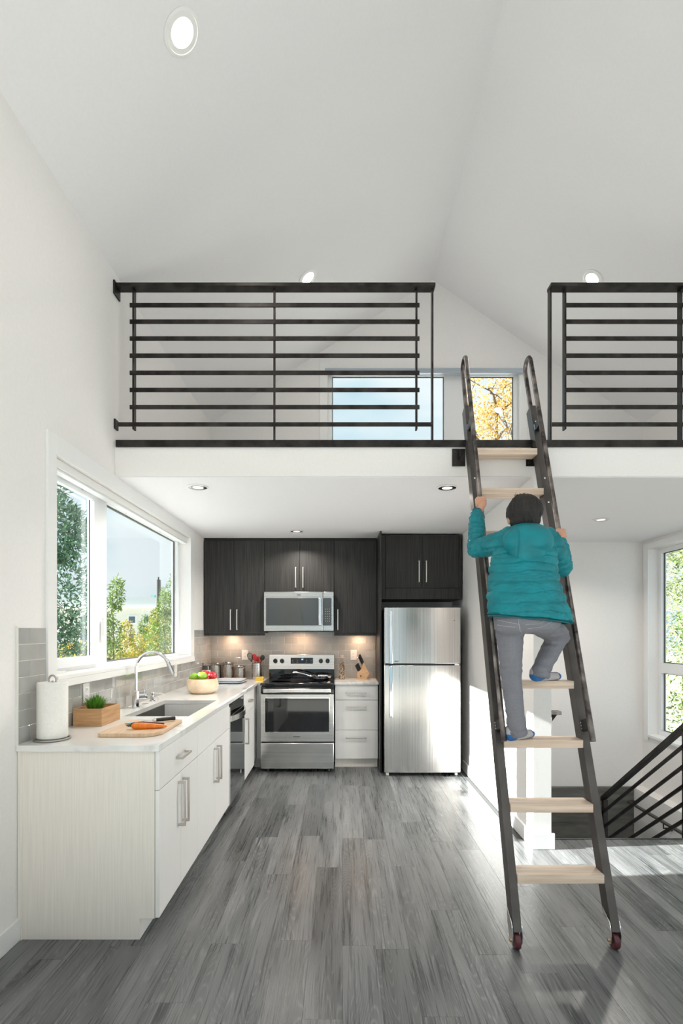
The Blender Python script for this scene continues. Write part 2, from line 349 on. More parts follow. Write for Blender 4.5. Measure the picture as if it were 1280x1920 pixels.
struct(B('trim_2', DARKGREY, None, PX1, XR, 3.53, 3.545, -.06, .004, 0))
# unseen pale carpet added behind the camera to bounce sunlight into the room
struct(MB().box(XL, XR, YR, 1.199, -.006, .004).build('floor_bounce', grained('cream_bounce', (.52, .50, .47), (.60, .58, .55), (1, 1, 1), .95, nscale=120, bump=.5), None))
# baseboards
def baseb(name, poly):
    m = MB()
    for x0, x1, y0, y1 in poly: m.box(x0, x1, y0, y1, 0, .105)
    return struct(m.build(name, TRIM, None, .004))
baseb('baseboard_left', [(XL, XL+.016, YR, 2.375)])
baseb('baseboard_right', [(PX0-.016, PX0, PY0-.016, 5.3), ])
baseb('baseboard_end', [(PX0-.016, PX1+.018, PY0-.018, PY0)])
baseb('baseboard_side', [(XR-.016, XR, YR, 3.5)])
# ---- windows
def bx(axis, a0, a1, u0, u1, v0, v1):
    a0, a1 = min(a0, a1), max(a0, a1)
    return (a0, a1, u0, u1, v0, v1) if axis == 0 else (u0, u1, a0, a1, v0, v1)
def window_unit(name, axis, ain, sgn, u0, u1, v0, v1, depth, fw, muls, rails=(), sash=None):
    """ain wall face, sgn outward, muls list of (c0,c1) mullion spans, rails (v0,v1) transoms"""
    c = ((u0+u1)/2)
    loc = (ain, c, v0) if axis == 0 else (c, ain, v0)
    w = thing(name, '', '', loc); del w['label']; del w['category']; struct(w)
    f0, f1 = ain+sgn*(depth-.01), ain+sgn*(depth+.05)
    m = MB()
    m.box(*bx(axis, f0, f1, u0, u1, v0, v0+fw)); m.box(*bx(axis, f0, f1, u0, u1, v1-fw, v1))
    m.box(*bx(axis, f0, f1, u0, u0+fw, v0+fw, v1-fw)); m.box(*bx(axis, f0, f1, u1-fw, u1, v0+fw, v1-fw))
    m.build('frame', VINYL, w, .003)
    for a, b in muls: B('mullion', VINYL, w, *bx(axis, f0, f1, a, b, v0+fw, v1-fw), bevel=.003)
    us = [u0+fw]+[q for ab in muls for q in ab]+[u1-fw]
    for r0, r1 in rails:
        for i in range(0, len(us), 2): B('transom', VINYL, w, *bx(axis, f0, f1, us[i], us[i+1], r0, r1), bevel=.003)
    vv = [v0+fw]+[q for ab in rails for q in ab]+[v1-fw]
    for i in range(0, len(us), 2):
        for j in range(0, len(vv), 2):
            g = ain+sgn*(depth+.03)
            a, b, c_, d = us[i], us[i+1], vv[j], vv[j+1]
            p = B('pane', GLASS, w, *bx(axis, g-.002, g+.002, a, b, c_, d), bevel=0)
            # dark spacer around each pane
            q = MB(); e = .009; g0, g1 = ain+sgn*(depth+.022), ain+sgn*(depth+.034)
            q.box(*bx(axis, g0, g1, a, b, c_, c_+e)).box(*bx(axis, g0, g1, a, b, d-e, d)).box(*bx(axis, g0, g1, a, a+e, c_+e, d-e)).box(*bx(axis, g0, g1, b-e, b, c_+e, d-e))
            q.build('spacer', DARKGREY, p, 0)
    return w
w1 = window_unit('window_1', 0, XL, -1, 2.68, 5.06, 1.19, 2.385, .11, .045, [(3.35, 3.50)])
# casement sash around the small pane and the lock
m = MB(); a0, a1 = XL-.112, XL-.085
s0, s1, t0, t1 = 2.725, 3.35, 1.235, 2.34
m.box(a0, a1, s0, s1, t0, t0+.055).box(a0, a1, s0, s1, t1-.04, t1).box(a0, a1, s1-.055, s1, t0+.055, t1-.04).box(a0, a1, s0, s0+.05, t0+.055, t1-.04)
m.build('sash', VINYL, w1, .003)
MB().box(XL-.086, XL-.075, 3.40, 3.425, 1.42, 1.54).build('latch', PLASTW, w1, .003)
MB().box(XL-.09, XL-.05, 2.74, 2.90, 1.195, 1.225).build('crank', PLASTW, w1, .008)
# casing with apron
MB().box(XL, XL+.017, 2.60, 2.68, 1.148, 2.488).build('casing', TRIM, w1, .002)
MB().box(XL, XL+.017, 5.06, 5.175, 1.148, 2.488).build('casing', TRIM, w1, .002)
MB().box(XL, XL+.017, 2.68, 5.06, 2.385, 2.488).build('casing', TRIM, w1, .002)
MB().box(XL, XL+.022, 2.60, 5.175, 1.148, 1.192).build('apron', TRIM, w1, .002)
MB().box(XL-.10, XL+.024, 2.68, 5.06, 1.190, 1.212).build('sill', TRIM, w1, .002)
bl = thing('roller_blind', 'white roller blind rolled up at the head of the kitchen sink window', 'blind', (XL-.05, 3.87, 2.385))
MB().box(XL-.075, XL-.012, 2.69, 5.05, 2.335, 2.383).build('head_rail', PLASTW, bl, .004)
MB().box(XL-.068, XL-.02, 2.70, 5.04, 2.322, 2.3345).build('fabric_hem', BLIND, bl, .003)
for yy in (3.12, 3.75, 4.45): MB().box(XL-.0775, XL-.0755, yy, yy+.012, 2.322, 2.36).build('clip', NICKEL, bl)
w2 = window_unit('window_2', 0, XR, 1, 4.62, 5.73, .287, 2.38, .11, .05, [], rails=[(.985, 1.10)])
MB().box(XR-.018, XR, 5.73, 5.80, .22, 2.45).build('casing', TRIM, w2, .002); MB().box(XR-.018, XR, 4.55, 4.62, .22, 2.45).build('casing', TRIM, w2, .002)
MB().box(XR-.018, XR, 4.62, 5.73, 2.38, 2.45).build('casing', TRIM, w2, .002); MB().box(XR-.03, XR+.10, 4.62, 5.73, .262, .290).build('sill', TRIM, w2, .002)
w3 = window_unit('window_3', 1, YB, 1, -.16, 2.07, 3.45, 4.50, .09, .05, [(1.204, 1.45)])
lb = thing('roller_blind', 'grey aluminium roller blind cassette above the loft window', 'blind', (.95, YB-.02, 4.47))
MB().box(-.19, 2.10, YB-.045, YB-.002, 4.42, 4.475).build('cassette', plain('blue_grey_aluminium', (.42, .47, .53), .35, .5), lb, .004)
MB().cyl((-.205, YB-.025, 4.447), (-.19, YB-.025, 4.447), .022).build('end_cap', PLASTW, lb)
MB().cyl((2.10, YB-.025, 4.447), (2.115, YB-.025, 4.447), .022).build('end_cap', PLASTW, lb)
m = MB().box(-.25, -.16, YB-.012, YB, 3.45, 4.56).box(2.07, 2.14, YB-.012, YB, 3.45, 4.56).build('casing', TRIM, w3, .002)
w4 = window_unit('fill_window_4', 0, XR, 1, -1.6, 2.8, .287, 2.38, .11, .05, [(-.18, -.08), (1.3, 1.4)])  # unseen side window added to let in more daylight
w7 = window_unit('fill_window_7', 0, XL, -1, -2.2, 1.2, .15, 2.385, .11, .05, [(-.55, -.45)])  # unseen window added so sun bounces off the floor and far wall
w5 = window_unit('fill_window_5', 1, YR, -1, -1.1, 3.06, .1, 2.6, .09, .06, [(.2, .3), (1.66, 1.76)])  # unseen rear glazing added for daylight fill
w6 = window_unit('fill_window_6', 1, YR, -1, -.35, 2.45, 3.15, 4.35, .09, .06, [(1.0, 1.1)])  # unseen gable window added for fill from behind
# ---- wall tiles
gw = MB().box(XL, XL+.003, 2.37, 2.60, .915, 1.466).box(XL, XL+.003, 2.60, 5.175, .915, 1.148).box(XL, XL+.003, 5.175, YB, .915, 1.466).build('grout', GROUT, wl)
gb = MB().box(XL+.003, .392, YB-.003, YB, .915, 1.466).build('grout', GROUT, wb)
struct(MB().box(XL, XL+.010, 2.362, 2.37, .915, 1.472).build('trim_3', GROUT, None))
tm = {}
def tile(parent, axis, a, u0, u1, v0, v1, sg):
    if u1-u0 < .012 or v1-v0 < .012: return
    g = .0014; key = (axis, round(u1-u0, 3), round(v1-v0, 3))
    if key not in tm:
        hu, hv, t, c = (u1-u0)/2-g, (v1-v0)/2-g, .0052, .0015
        loop = [(-hu, -hv), (hu, -hv), (hu, hv), (-hu, hv)]; ins = [(-hu+c, -hv+c), (hu-c, -hv+c), (hu-c, hv-c), (-hu+c, hv-c)]
        P = (lambda u, v, d: (d*sg, u, v)) if axis == 0 else (lambda u, v, d: (u, d*sg, v))
        vv = [P(u, v, 0) for u, v in loop]+[P(u, v, t-c*.7) for u, v in loop]+[P(u, v, t) for u, v in ins]
        me = bpy.data.meshes.new('tile'); me.from_pydata(vv, [], [(0,1,5,4),(1,2,6,5),(2,3,7,6),(3,0,4,7),(4,5,9,8),(5,6,10,9),(6,7,11,10),(7,4,8,11),(8,9,10,11)])
        bm = bmesh.new(); bm.from_mesh(me); bmesh.ops.recalc_face_normals(bm, faces=bm.faces); bm.to_mesh(me); bm.free()
        me.materials.append(TILE); tm[key] = me
    o = bpy.data.objects.new('tile', tm[key]); COL.objects.link(o); o.parent = parent
    cu, cv = (u0+u1)/2, (v0+v1)/2
    o.location = (a, cu, cv) if axis == 0 else (cu, a, cv)
    e = .004
    o.rotation_euler = (0, R.uniform(-e, e), R.uniform(-e, e)) if axis == 0 else (R.uniform(-e, e), 0, R.uniform(-e, e))
TH, TW = .0785, .1555
for r in range(7):
    z = .916+r*TH; o0 = -(r % 2)*TW/2
    y = 2.372+o0-.06
    while y < YB-.004:
        a, b = max(y, 2.372), min(y+TW, YB-.003)
        if r < 3: tile(wl, 0, XL, a, b, z, z+TH, 1)
        else:
            if a < 2.60: tile(wl, 0, XL, a, min(b, 2.60), z, z+TH, 1)
            if b > 5.175: tile(wl, 0, XL, max(a, 5.175), b, z, z+TH, 1)
        y += TW
    x = XL+.009+o0
    while x < .392:
        tile(wb, 1, YB, max(x, XL+.009), min(x+TW, .392), z, z+TH, -1); x += TW

# ============================================================ stairwell
conc = struct(MB().box(PX1, XR-.13, YB-.05, YB-.001, -3.2, -.34).build('wall_foundation', CONC, None))
for i in range(4):
    z1 = -.343-i*.405
    MB().box(PX1+.002, XR-.132, YB-.058, YB-.051, z1-.40, z1).build('board_course', CONC, conc, .003)
lo = struct(MB().box(PX1, XR-.13, 4.7, YB, -1.15, -.99).build('floor_landing', PLANK, None))
st = thing('staircase', 'grey timber flight descending from the plank floor to the stairwell landing', 'staircase', (1.9, 3.55, -.18))
for i in range(5):
    z = -.18*(i+1)-.01; y = 3.546+i*.232
    B('tread', PLANK, st, PX1+.003, 2.38, y, y+.25 if i < 4 else 4.699, z-.03, z, .002)
    B('riser', TRIM, st, PX1+.004, 2.379, y, y+.012, z, z+.149, 0) if i else None
struct(B('floor_lower', PLANK, None, PX1, XR, -2, YB, -3.4, -3.2, 0))
sg = thing('stair_guard', 'black steel flat-bar guard sloping down into the stairwell', 'railing', (2.42, 3.57, -.2))
SL = .78
hs = [.764, .632, .489, .349, .224, .103]
def slopebar(m, x0, x1, ya, yb, zc, t, dz=SL, y0=3.592):
    za, zb = zc-dz*(ya-y0), zc-dz*(yb-y0)
    return m.add([(x0,ya,za-t),(x1,ya,za-t),(x1,ya,za+t),(x0,ya,za+t),(x0,yb,zb-t),(x1,yb,zb-t),(x1,yb,zb+t),(x0,yb,zb+t)],
                 [(0,1,2,3),(7,6,5,4),(0,4,5,1),(1,5,6,2),(2,6,7,3),(3,7,4,0)])
for i, h in enumerate(hs):
    slopebar(MB(), 2.40 if i == 0 else 2.41, 2.445 if i == 0 else 2.425, 3.56, 4.70, h, .020 if i == 0 else .015).build('top_rail' if i == 0 else 'bar', STEELBLK, sg, .001)
B('post', STEELBLK, sg, 2.41, 2.45, 4.66, 4.70, -.989, -.10, .001); B('post', STEELBLK, sg, 2.41, 2.45, 3.548, 3.59, -.30, .80, .001)
hr = thing('handrail', 'flat steel handrail running along the far side wall of the stairwell', 'handrail', (3.27, 5.2, -.5))
B('rail', STEELGREY, hr, 3.25, 3.29, 3.3, 5.77, -.497, -.477, .003)
for yy in (5.15, 4.0):
    MB().tube([(3.27, yy, -.498), (3.27, yy, -.55), (3.35, yy, -.55)], .007).build('bracket', STEELBLK, hr)
MB().cyl((3.342, 5.15, -.55), (3.349, 5.15, -.55), .03).build('rosette', STEELBLK, hr)
MB().tube([(3.27, 5.75, -.488), (3.30, 5.79, -.488), (3.345, 5.795, -.488)], .012).build('return_end', STEELGREY, hr)
hl = thing('handrail', 'short steel handrail end on the white partition beside the stair opening', 'handrail', (1.47, 3.5, .88))
slopebar(MB(), 1.445, 1.50, 3.50, 4.7, .895, .010, .72, 3.5).build('rail', RAWSTEEL, hl, .003)
B('end_piece', RAWSTEEL, hl, 1.401, 1.505, 3.462, 3.50, .878, .902, .004)
MB().tube([(1.473, 3.56, .845), (1.473, 3.56, .79), (1.401, 3.56, .79)], .006).build('bracket', CHROME, hl)

# ============================================================ cabinets
def handle(parent, kind, c, L, axis, out, mat=NICKEL, r=.006, st_=.032):
    """bar handle; axis 'x','y','z' along; out = outward unit vector"""
    c = Vector(c); o = Vector(out); d = {'x': Vector((1,0,0)), 'y': Vector((0,1,0)), 'z': Vector((0,0,1))}[axis]; s = d.cross(o)
    m = MB()
    def bar(p0, p1, r1, r2):
        t = (p1-p0).normalized(); u = s if abs(t.dot(s)) < .5 else o; v = t.cross(u)
        q = [p+a*u*r1+b*v*r2 for p in (p0, p1) for a, b in ((-1,-1),(1,-1),(1,1),(-1,1))]
        m.add(q, [(0,1,2,3),(7,6,5,4),(0,4,5,1),(1,5,6,2),(2,6,7,3),(3,7,4,0)])
    e = L/2
    bar(c-d*e+o*st_, c+d*e+o*st_, r, r*.8)
    bar(c-d*(e-r)+o*.0003, c-d*(e-r)+o*(st_-r*.8), r, r); bar(c+d*(e-r)+o*.0003, c+d*(e-r)+o*(st_-r*.8), r, r)
    return m
CX = -.853                    # front of the left run
def wp(v):
    k = max(0, min(1, (v.x-XL)/.67))*max(0, min(1, (v.y-2.38)/2.97))
    return Vector((v.x-.028*k, v.y, v.z))
G = .0016
def lbox(name, mat, parent, *b, bevel=.0015): return MB().box(*b).warp(wp).build(name, mat, parent, bevel)
def front(parent, name, y0, y1, z0, z1, mat=WHITELAM): return lbox(name, mat, parent, CX-.023, CX-.003, y0+G, y1-G, z0+G, z1-G)
c1 = thing('base_cabinet', 'white base cabinet at the open end of the counter, pale linen-grained side panel', 'cabinet', (-1.2, 2.38, 0))
MB().prism([(XL+.002, 0), (-.947, 0), (-.947, .098), (-.878, .098), (-.878, .885), (XL+.002, .885)], 1, 2.38, 2.398).build('end_panel', LIGHTWOOD, c1, .001)
B('scribe_strip', LIGHTWOOD, c1, XL+.002, XL+.022, 2.374, 2.38, 0, .885, .0008)
lbox('carcass', WHITELAM, c1, XL+.01, CX-.024, 2.399, 3.0395, .10, .885); lbox('toe_kick', WHITELAM, c1, -1.0, -.947, 2.399, 3.0395, 0, .099)
d = front(c1, 'drawer', 2.38, 3.04, .70, .885)
handle(d, 0, (CX-.003, 2.71, .79), .16, 'y', (1, 0, 0)).warp(wp).build('handle', NICKEL, d, .001)
for a, b, hy in ((2.38, 2.71, 2.675), (2.71, 3.04, 2.745)):
    d = front(c1, 'door', a, b, .10, .70); handle(d, 0, (CX-.003, hy, .54), .235, 'z', (1, 0, 0)).warp(wp).build('handle', NICKEL, d, .001)
c2 = thing('base_cabinet', 'white sink base cabinet with blank drawer front between dishwasher and end cabinet', 'cabinet', (-1.2, 3.04, 0))
m = MB().box(XL+.01, CX-.024, 3.041, 3.055, .10, .885).box(XL+.01, CX-.024, 3.914, 3.929, .10, .885).box(XL+.01, CX-.024, 3.055, 3.914, .10, .12).box(CX-.04, CX-.024, 3.055, 3.914, .12, .885)
m.warp(wp).build('carcass', WHITELAM, c2)
lbox('toe_kick', WHITELAM, c2, -1.0, -.947, 3.041, 3.929, 0, .099)
front(c2, 'false_drawer_front', 3.04, 3.93, .70, .885)
for a, b, hy in ((3.04, 3.485, 3.445), (3.485, 3.93, 3.525)):
    d = front(c2, 'door', a, b, .10, .70); handle(d, 0, (CX-.003, hy, .54), .235, 'z', (1, 0, 0)).warp(wp).build('handle', NICKEL, d, .001)
dw = thing('dishwasher', 'black dishwasher with curved steel towel-bar handle under the worktop', 'dishwasher', (-1.2, 3.93, 0))
lbox('body', DARKGREY, dw, XL+.03, CX-.04, 3.94, 4.545, .02, .872)
lbox('door', SMOKEGLASS, dw, CX-.039, CX+.004, 3.936, 4.548, .10, .79); lbox('control_panel', BLKGLASS, dw, CX-.039, CX-.004, 3.936, 4.548, .794, .87)
lbox('kick_plate', BLKPLAS, dw, -1.0, -.94, 3.94, 4.545, .005, .098)
lbox('side_strip', STAIN, dw, CX-.037, CX+.0045, 3.932, 3.9355, .10, .86, bevel=0)
ar = [(CX+.012+.045*math.sin(PI*t/12), 3.96+.565*t/12, .775) for t in range(13)]
m = MB()
for i in range(12):
    (xa, ya, za), (xb, yb, zb) = ar[i], ar[i+1]
    m.add([(xa-.012,ya,za-.03),(xa,ya,za-.03),(xa,ya,za+.012),(xa-.012,ya,za+.012),(xb-.012,yb,zb-.03),(xb,yb,zb-.03),(xb,yb,zb+.012),(xb-.012,yb,zb+.012)],
          [(0,1,2,3),(7,6,5,4),(0,4,5,1),(1,5,6,2),(2,6,7,3),(3,7,4,0)])
m.warp(wp).build('handle', STAIN, dw, 0, smooth=40)
MB().box(CX+.0042, CX+.0052, 4.36, 4.385, .23, .26).warp(wp).build('emblem', PLASTW, dw, .0005)
c3 = thing('base_cabinet', 'narrow white corner base cabinet between the dishwasher and the range', 'cabinet', (-1.2, 4.55, 0))
lbox('carcass', WHITELAM, c3, XL+.01, CX-.024, 4.552, YB-.01, .10, .885); lbox('toe_kick', WHITELAM, c3, -1.0, -.947, 4.552, 5.2, 0, .099)
d = front(c3, 'drawer', 4.552, 5.12, .70, .885); handle(d, 0, (CX-.003, 4.84, .79), .16, 'y', (1, 0, 0)).warp(wp).build('handle', NICKEL, d, .001)
d = front(c3, 'door', 4.552, 5.12, .10, .70); handle(d, 0, (CX-.003, 4.62, .54), .235, 'z', (1, 0, 0)).warp(wp).build('handle', NICKEL, d, .001)
B('filler_panel', WHITELAM, c3, -.897, -.838, 5.36, 5.40, .10, .885); B('toe_kick', LIGHTWOOD, c3, -.93, -.838, 5.42, 5.44, 0, .099)
c4 = thing('drawer_cabinet', 'white three-drawer base cabinet between the range and the refrigerator', 'cabinet', (.155, 5.6, 0))
B('carcass', WHITELAM, c4, -.07, .385, 5.40, YB-.01, .10, .885); B('toe_kick', LIGHTWOOD, c4, -.07, .385, 5.43, 5.45, 0, .099)
for z0, z1, hz in ((.725, .883, .795), (.405, .722, .648), (.10, .402, .322)):
    d = B('drawer', WHITELAM, c4, -.068, .385, 5.378, 5.398, z0, z1); handle(d, 0, (.155, 5.378, hz), .215, 'x', (0, -1, 0), r=.005).build('handle', NICKEL, d, .001)
# worktops
wt = thing('worktop', 'long white veined quartz worktop with undermount sink opening below the window', 'worktop', (-1.2, 2.4, .887))
ct = grid_wall('slab', QUARTZ, [XL+.002, -1.37, -.955, CX], [2.365, 3.187, 3.93, 5.35], inr([(-1.37, -.955, 3.187, 3.93)]), 2, .887, .915)
ct2 = MB().box(XL+.002, -.838, 5.35, YB-.003, .887, .915)
me = ct.data
bm = bmesh.new(); bm.from_mesh(me)
for v in bm.verts: v.co = wp(v.co)
bm2v = [bm.verts.new(wp(Vector(v)) if v[0] < -1.2 else v) for v in ct2.v]
for f in ct2.f: bm.faces.new([bm2v[i] for i in f])
bmesh.ops.remove_doubles(bm, verts=bm.verts, dist=.002); bmesh.ops.recalc_face_normals(bm, faces=bm.faces)
for v in bm.verts: v.co -= Vector(wt.location)
bm.to_mesh(me); bm.free(); ct.parent = wt
w2t = tag(MB().box(-.073, .392, 5.35, YB-.003, .887, .915).build('worktop', QUARTZ, None, .002, origin=(.16, 5.6, .887)), 'short white quartz worktop over the three-drawer cabinet', 'worktop')
# sink
sk = thing('sink', 'dark satin steel undermount sink bowl set into the white worktop', 'sink', (-1.16, 3.56, .69))
m = MB(); x0, x1, y0, y1 = -1.365, -.965, 3.195, 3.92
m.box(x0-.012, x0, y0-.01, y1+.01, .70, .8865).box(x1, x1+.01, y0-.01, y1+.01, .70, .8865).box(x0, x1, y0-.01, y0, .70, .8865).box(x0, x1, y1, y1+.01, .70, .8865).box(x0, x1, y0, y1, .69, .70)
m.build('bowl', SINKSTEEL, sk, .002); MB().lathe([(.045, 0), (.045, .003), (.03, .003), (.028, .001), (0, .001)], (-1.17, 3.56, .70)).build('drain', CHROME, sk)
# faucet
fa = thing('kitchen_faucet', 'tall chrome gooseneck pull-down faucet behind the sink', 'faucet', (-1.44, 3.55, .915))
MB().lathe([(.027, 0), (.027, .004), (.023, .007), (.023, .115), (.016, .12), (0, .12)], (-1.44, 3.55, .9151)).build('base', CHROME, fa)
Rr = .117; top = .388-Rr
pts = [(-1.44, 3.55, 1.03)]+[(-1.44, 3.55, .915+top*t) for t in (.6, .8)]+[(-1.44+Rr-Rr*math.cos(a), 3.55, .915+top+Rr*math.sin(a)) for a in [math.radians(q) for q in range(0, 166, 9)]]
MB().tube(pts, .0115, 16).build('gooseneck', CHROME, fa)
e = Vector(pts[-1]); dd = (Vector(pts[-1])-Vector(pts[-2])).normalized()
MB().cyl(e-dd*.004, e+dd*.012, .0135).cyl(e+dd*.012, e+dd*.075, .0145, .016).cyl(e+dd*.075, e+dd*.08, .012).build('spray_head', CHROME, fa)
MB().cyl((-1.44, 3.56, .99), (-1.40, 3.60, .99), .018).ell((-1.395, 3.605, .99), .02).build('valve', CHROME, fa)
MB().tube([(-1.40, 3.60, 1.0), (-1.41, 3.63, 1.03), (-1.43, 3.66, 1.045)], .005).build('lever', CHROME, fa)
so_ = thing('soap_dispenser', 'small chrome soap pump beside the faucet', 'soap dispenser', (-1.445, 3.87, .915))
MB().lathe([(.024, 0), (.024, .004), (.014, .01), (.013, .045), (.017, .048), (.017, .068), (.012, .072), (0, .072)], (-1.445, 3.87, .9151)).build('pump_body', CHROME, so_)
MB().tube([(-1.445, 3.87, .978), (-1.38, 3.87, .978), (-1.345, 3.87, .966)], .0045).build('spout', CHROME, so_)
tag(MB().lathe([(.024, 0), (.024, .003), (.019, .005), (0, .005)], (-1.44, 3.72, .9151)).build('sink_hole_cover', CHROME, None), 'round chrome cap flush in the worktop between faucet and soap pump', 'cap')

# range
rg = thing('kitchen_range', 'stainless electric range with black glass oven door and cooktop', 'range', (-.453, 5.5, 0))
X0, X1, Y0 = -.829, -.078, 5.20
B('body', DARKGREY, rg, X0+.004, X1-.004, Y0+.045, 5.83, .03, .895)
for xx in (X0+.06, X1-.06): MB().cyl((xx, Y0+.08, 0), (xx, Y0+.08, .03), .018).build('foot', BLKPLAS, rg)
dr = B('storage_drawer', STAINH, rg, X0, X1, Y0, Y0+.044, .038, .305, .006)
od = B('oven_door', STAINH, rg, X0, X1, Y0, Y0+.044, .318, .808, .006)
B('oven_window', BLKGLASS, od, X0+.045, X1-.05, Y0-.003, Y0+.001, .42, .765, .001)
m = MB().box(X0+.04, X1-.045, Y0-.0035, Y0, .415, .42).box(X0+.04, X1-.045, Y0-.0035, Y0, .765, .77).box(X0+.04, X0+.045, Y0-.0035, Y0, .42, .765).box(X1-.05, X1-.045, Y0-.0035, Y0, .42, .765); m.build('window_trim', CHROME, od)
B('emblem', DARKGREY, od, -.495, -.425, Y0-.0015, Y0+.001, .368, .376, .0004)
hb = B('handle', STAIN, od, X0+.03, X1-.03, Y0-.05, Y0-.032, .825, .868, .008); 
for xx in (X0+.05, X1-.075): B('handle_post', STAIN, od, xx, xx+.025, Y0-.033, Y0+.01, .83, .862, .003)
B('front_band', BLKGLASS, rg, X0, X1, Y0, Y0+.05, .812, .885, .004)
ck = B('cooktop', BLKGLASS, rg, X0-.004, X1+.004, Y0-.02, 5.80, .896, .921, .006)
for cx_, cy_, rr in ((-.64, 5.38, .11), (-.27, 5.38, .085), (-.64, 5.64, .075), (-.27, 5.64, .10)):
    MB().lathe([(rr, 0), (rr, .0006), (rr-.003, .0006), (rr-.003, 0)], (cx_, cy_, .9212), 40).build('burner_ring', DARKGREY, ck, 0)
B('riser_panel', BLKGLASS, rg, X0+.004, X1-.004, 5.775, 5.83, .921, 1.02, .003)
bgd = MB().prism([(5.755, 1.02), (5.835, 1.02), (5.835, 1.185), (5.79, 1.19)], 0, X0+.002, X1-.002).build('backguard', STAINH, rg, .004)
for xx in (-.753, -.677, -.235, -.158):
    kn = MB().cyl((xx, 5.774, 1.118), (xx, 5.750, 1.115), .025, .022, 24).build('knob', BLKPLAS, bgd, .002); MB().box(xx-.003, xx+.003, 5.744, 5.751, 1.095, 1.136).build('pointer', DARKGREY, kn, .001)
MB().box(-.578, -.325, 5.763, 5.775, 1.085, 1.152).build('display', BLKGLASS, bgd, .001)
LED = emis('blue_led', (.05, .25, 1), 2.5); ICON = plain('grey_legend', (.4, .4, .42), .5)
MB().box(-.455, -.435, 5.7615, 5.7628, 1.127, 1.140).build('clock_digits', LED, bgd)
for i in range(5):
    for j in range(2):
        if abs(i-2) > 0 or j: MB().box(-.56+i*.052, -.548+i*.052, 5.7618, 5.7628, 1.10+j*.022, 1.105+j*.022).build('key_legend', ICON, bgd)
# microwave
mw = thing('microwave_oven', 'over-the-range stainless microwave with smoked glass door', 'microwave', (-.462, 5.6, 1.45))
X0, X1, Y0, Z0, Z1 = -.842, -.084, 5.50, 1.456, 1.882
B('body', DARKGREY, mw, X0+.003, X1-.003, Y0+.03, YB-.002, Z0+.012, Z1-.002)
dr = B('door', STAINH, mw, X0, X1-.118, Y0, Y0+.03, Z0, Z1, .004)
B('glass', SMOKEGLASS, dr, X0+.022, X1-.165, Y0-.003, Y0+.001, Z0+.06, Z1-.068, .002)
cp = B('control_panel', STAINH, mw, X1-.116, X1, Y0, Y0+.03, Z0, Z1, .004); B('keypad', SMOKEGLASS, cp, X1-.113, X1-.024, Y0-.003, Y0+.001, Z0+.06, Z1-.068, .002)
for i in range(3):
    for j in range(6): MB().box(X1-.096+i*.022, X1-.087+i*.022, Y0-.0038, Y0-.0032, Z0+.105+j*.026, Z0+.110+j*.026).build('key', ICON, cp)
B('handle', CHROME, dr, X1-.162, X1-.132, Y0-.04, Y0-.026, Z0+.06, Z1-.07, .005)
for zz in (Z0+.09, Z1-.12): B('handle_post', CHROME, dr, X1-.155, X1-.139, Y0-.027, Y0, zz, zz+.02, .002)
B('emblem', DARKGREY, dr, -.48, -.445, Y0-.001, Y0+.001, Z1-.04, Z1-.03, .0004)
B('vent_base', BLKPLAS, mw, X0+.01, X1-.005, Y0+.01, YB-.01, Z0-.008, Z0+.011, .002)
# upper cabinets
def upper(label, x0, x1, y0, z0, z1, doors, hz, hxs, rail=True, hl_=.225):
    c = thing('wall_cabinet', label, 'cabinet', ((x0+x1)/2, YB-.15, z0))
    B('carcass', DARKWOOD, c, x0, x1, y0+.022, YB-.010, z0+(.03 if rail else 0), z1+.006)
    for a, b in doors:
        d = B('door', DARKWOOD, c, a+G, b-G, y0, y0+.02, z0+(.03 if rail else 0), z1, .001)
        for hx in hxs:
            if a < hx < b: handle(d, 0, (hx, y0, hz), hl_, 'z', (0, -1, 0), r=.005).build('handle', plain('satin_steel_bar', (.7, .67, .62), .3, .85) if 'satin_steel_bar' not in bpy.data.materials else bpy.data.materials['satin_steel_bar'], d, .001)
    return c
YU = 5.575
u1 = upper('dark wall cabinet with two doors in the corner beside the window', XL+.003, -.846, YU, 1.405, 2.448, [(XL+.006, -1.181), (-1.181, -.846)], 1.58, (-1.215, -1.145))
B('light_rail', DARKWOOD, u1, XL+.003, -.846, YU+.006, YU+.026, 1.405, 1.434)
u2 = upper('dark wall cabinet with two short doors above the microwave', -.844, -.083, YU, 1.885, 2.448, [(-.844, -.462), (-.462, -.083)], 2.045, (-.502, -.422), rail=False)
u3 = upper('dark single-door wall cabinet beside the fridge panel', -.081, .388, YU, 1.405, 2.448, [(-.081, .388)], 1.58, (-.04,))
B('light_rail', DARKWOOD, u3, -.081, .388, YU+.006, YU+.026, 1.405, 1.434)
SHADOWG = plain('shadow_gap_dark', (.02, .02, .02), .6)  # near-black colour stands in for shade in the gap under the ceiling
cr = tag(B('shadow_gap_strip', SHADOWG, None, XL+.003, .388, YU+.03, YU+.05, 2.4545, 2.483, 0, origin=(-.5, YU+.03, 2.45)), 'dark strip coloured as the shaded gap between corner wall cabinets and ceiling', 'shadow strip')
fp = tag(B('fridge_panel', DARKWOOD, None, .394, .412, 5.20, YB-.001, 0, 2.483, origin=(.40, 5.5, 0)), 'tall dark laminate side panel between drawer cabinet and refrigerator', 'panel')
u4 = thing('wall_cabinet', 'dark two-door cabinet over the refrigerator', 'cabinet', (.84, 5.6, 1.79))
YQ = 5.33
B('carcass', DARKWOOD, u4, .414, 1.262, YQ+.021, YB-.01, 1.79, 2.466); B('face_frame', DARKWOOD, u4, .414, .462, YQ-.002, YQ+.02, 1.79, 2.466)
B('face_frame', DARKWOOD, u4, 1.235, 1.262, YQ-.002, YQ+.02, 1.79, 2.466); B('valance', DARKWOOD, u4, .463, 1.234, YQ-.002, YQ+.02, 1.79, 1.905)
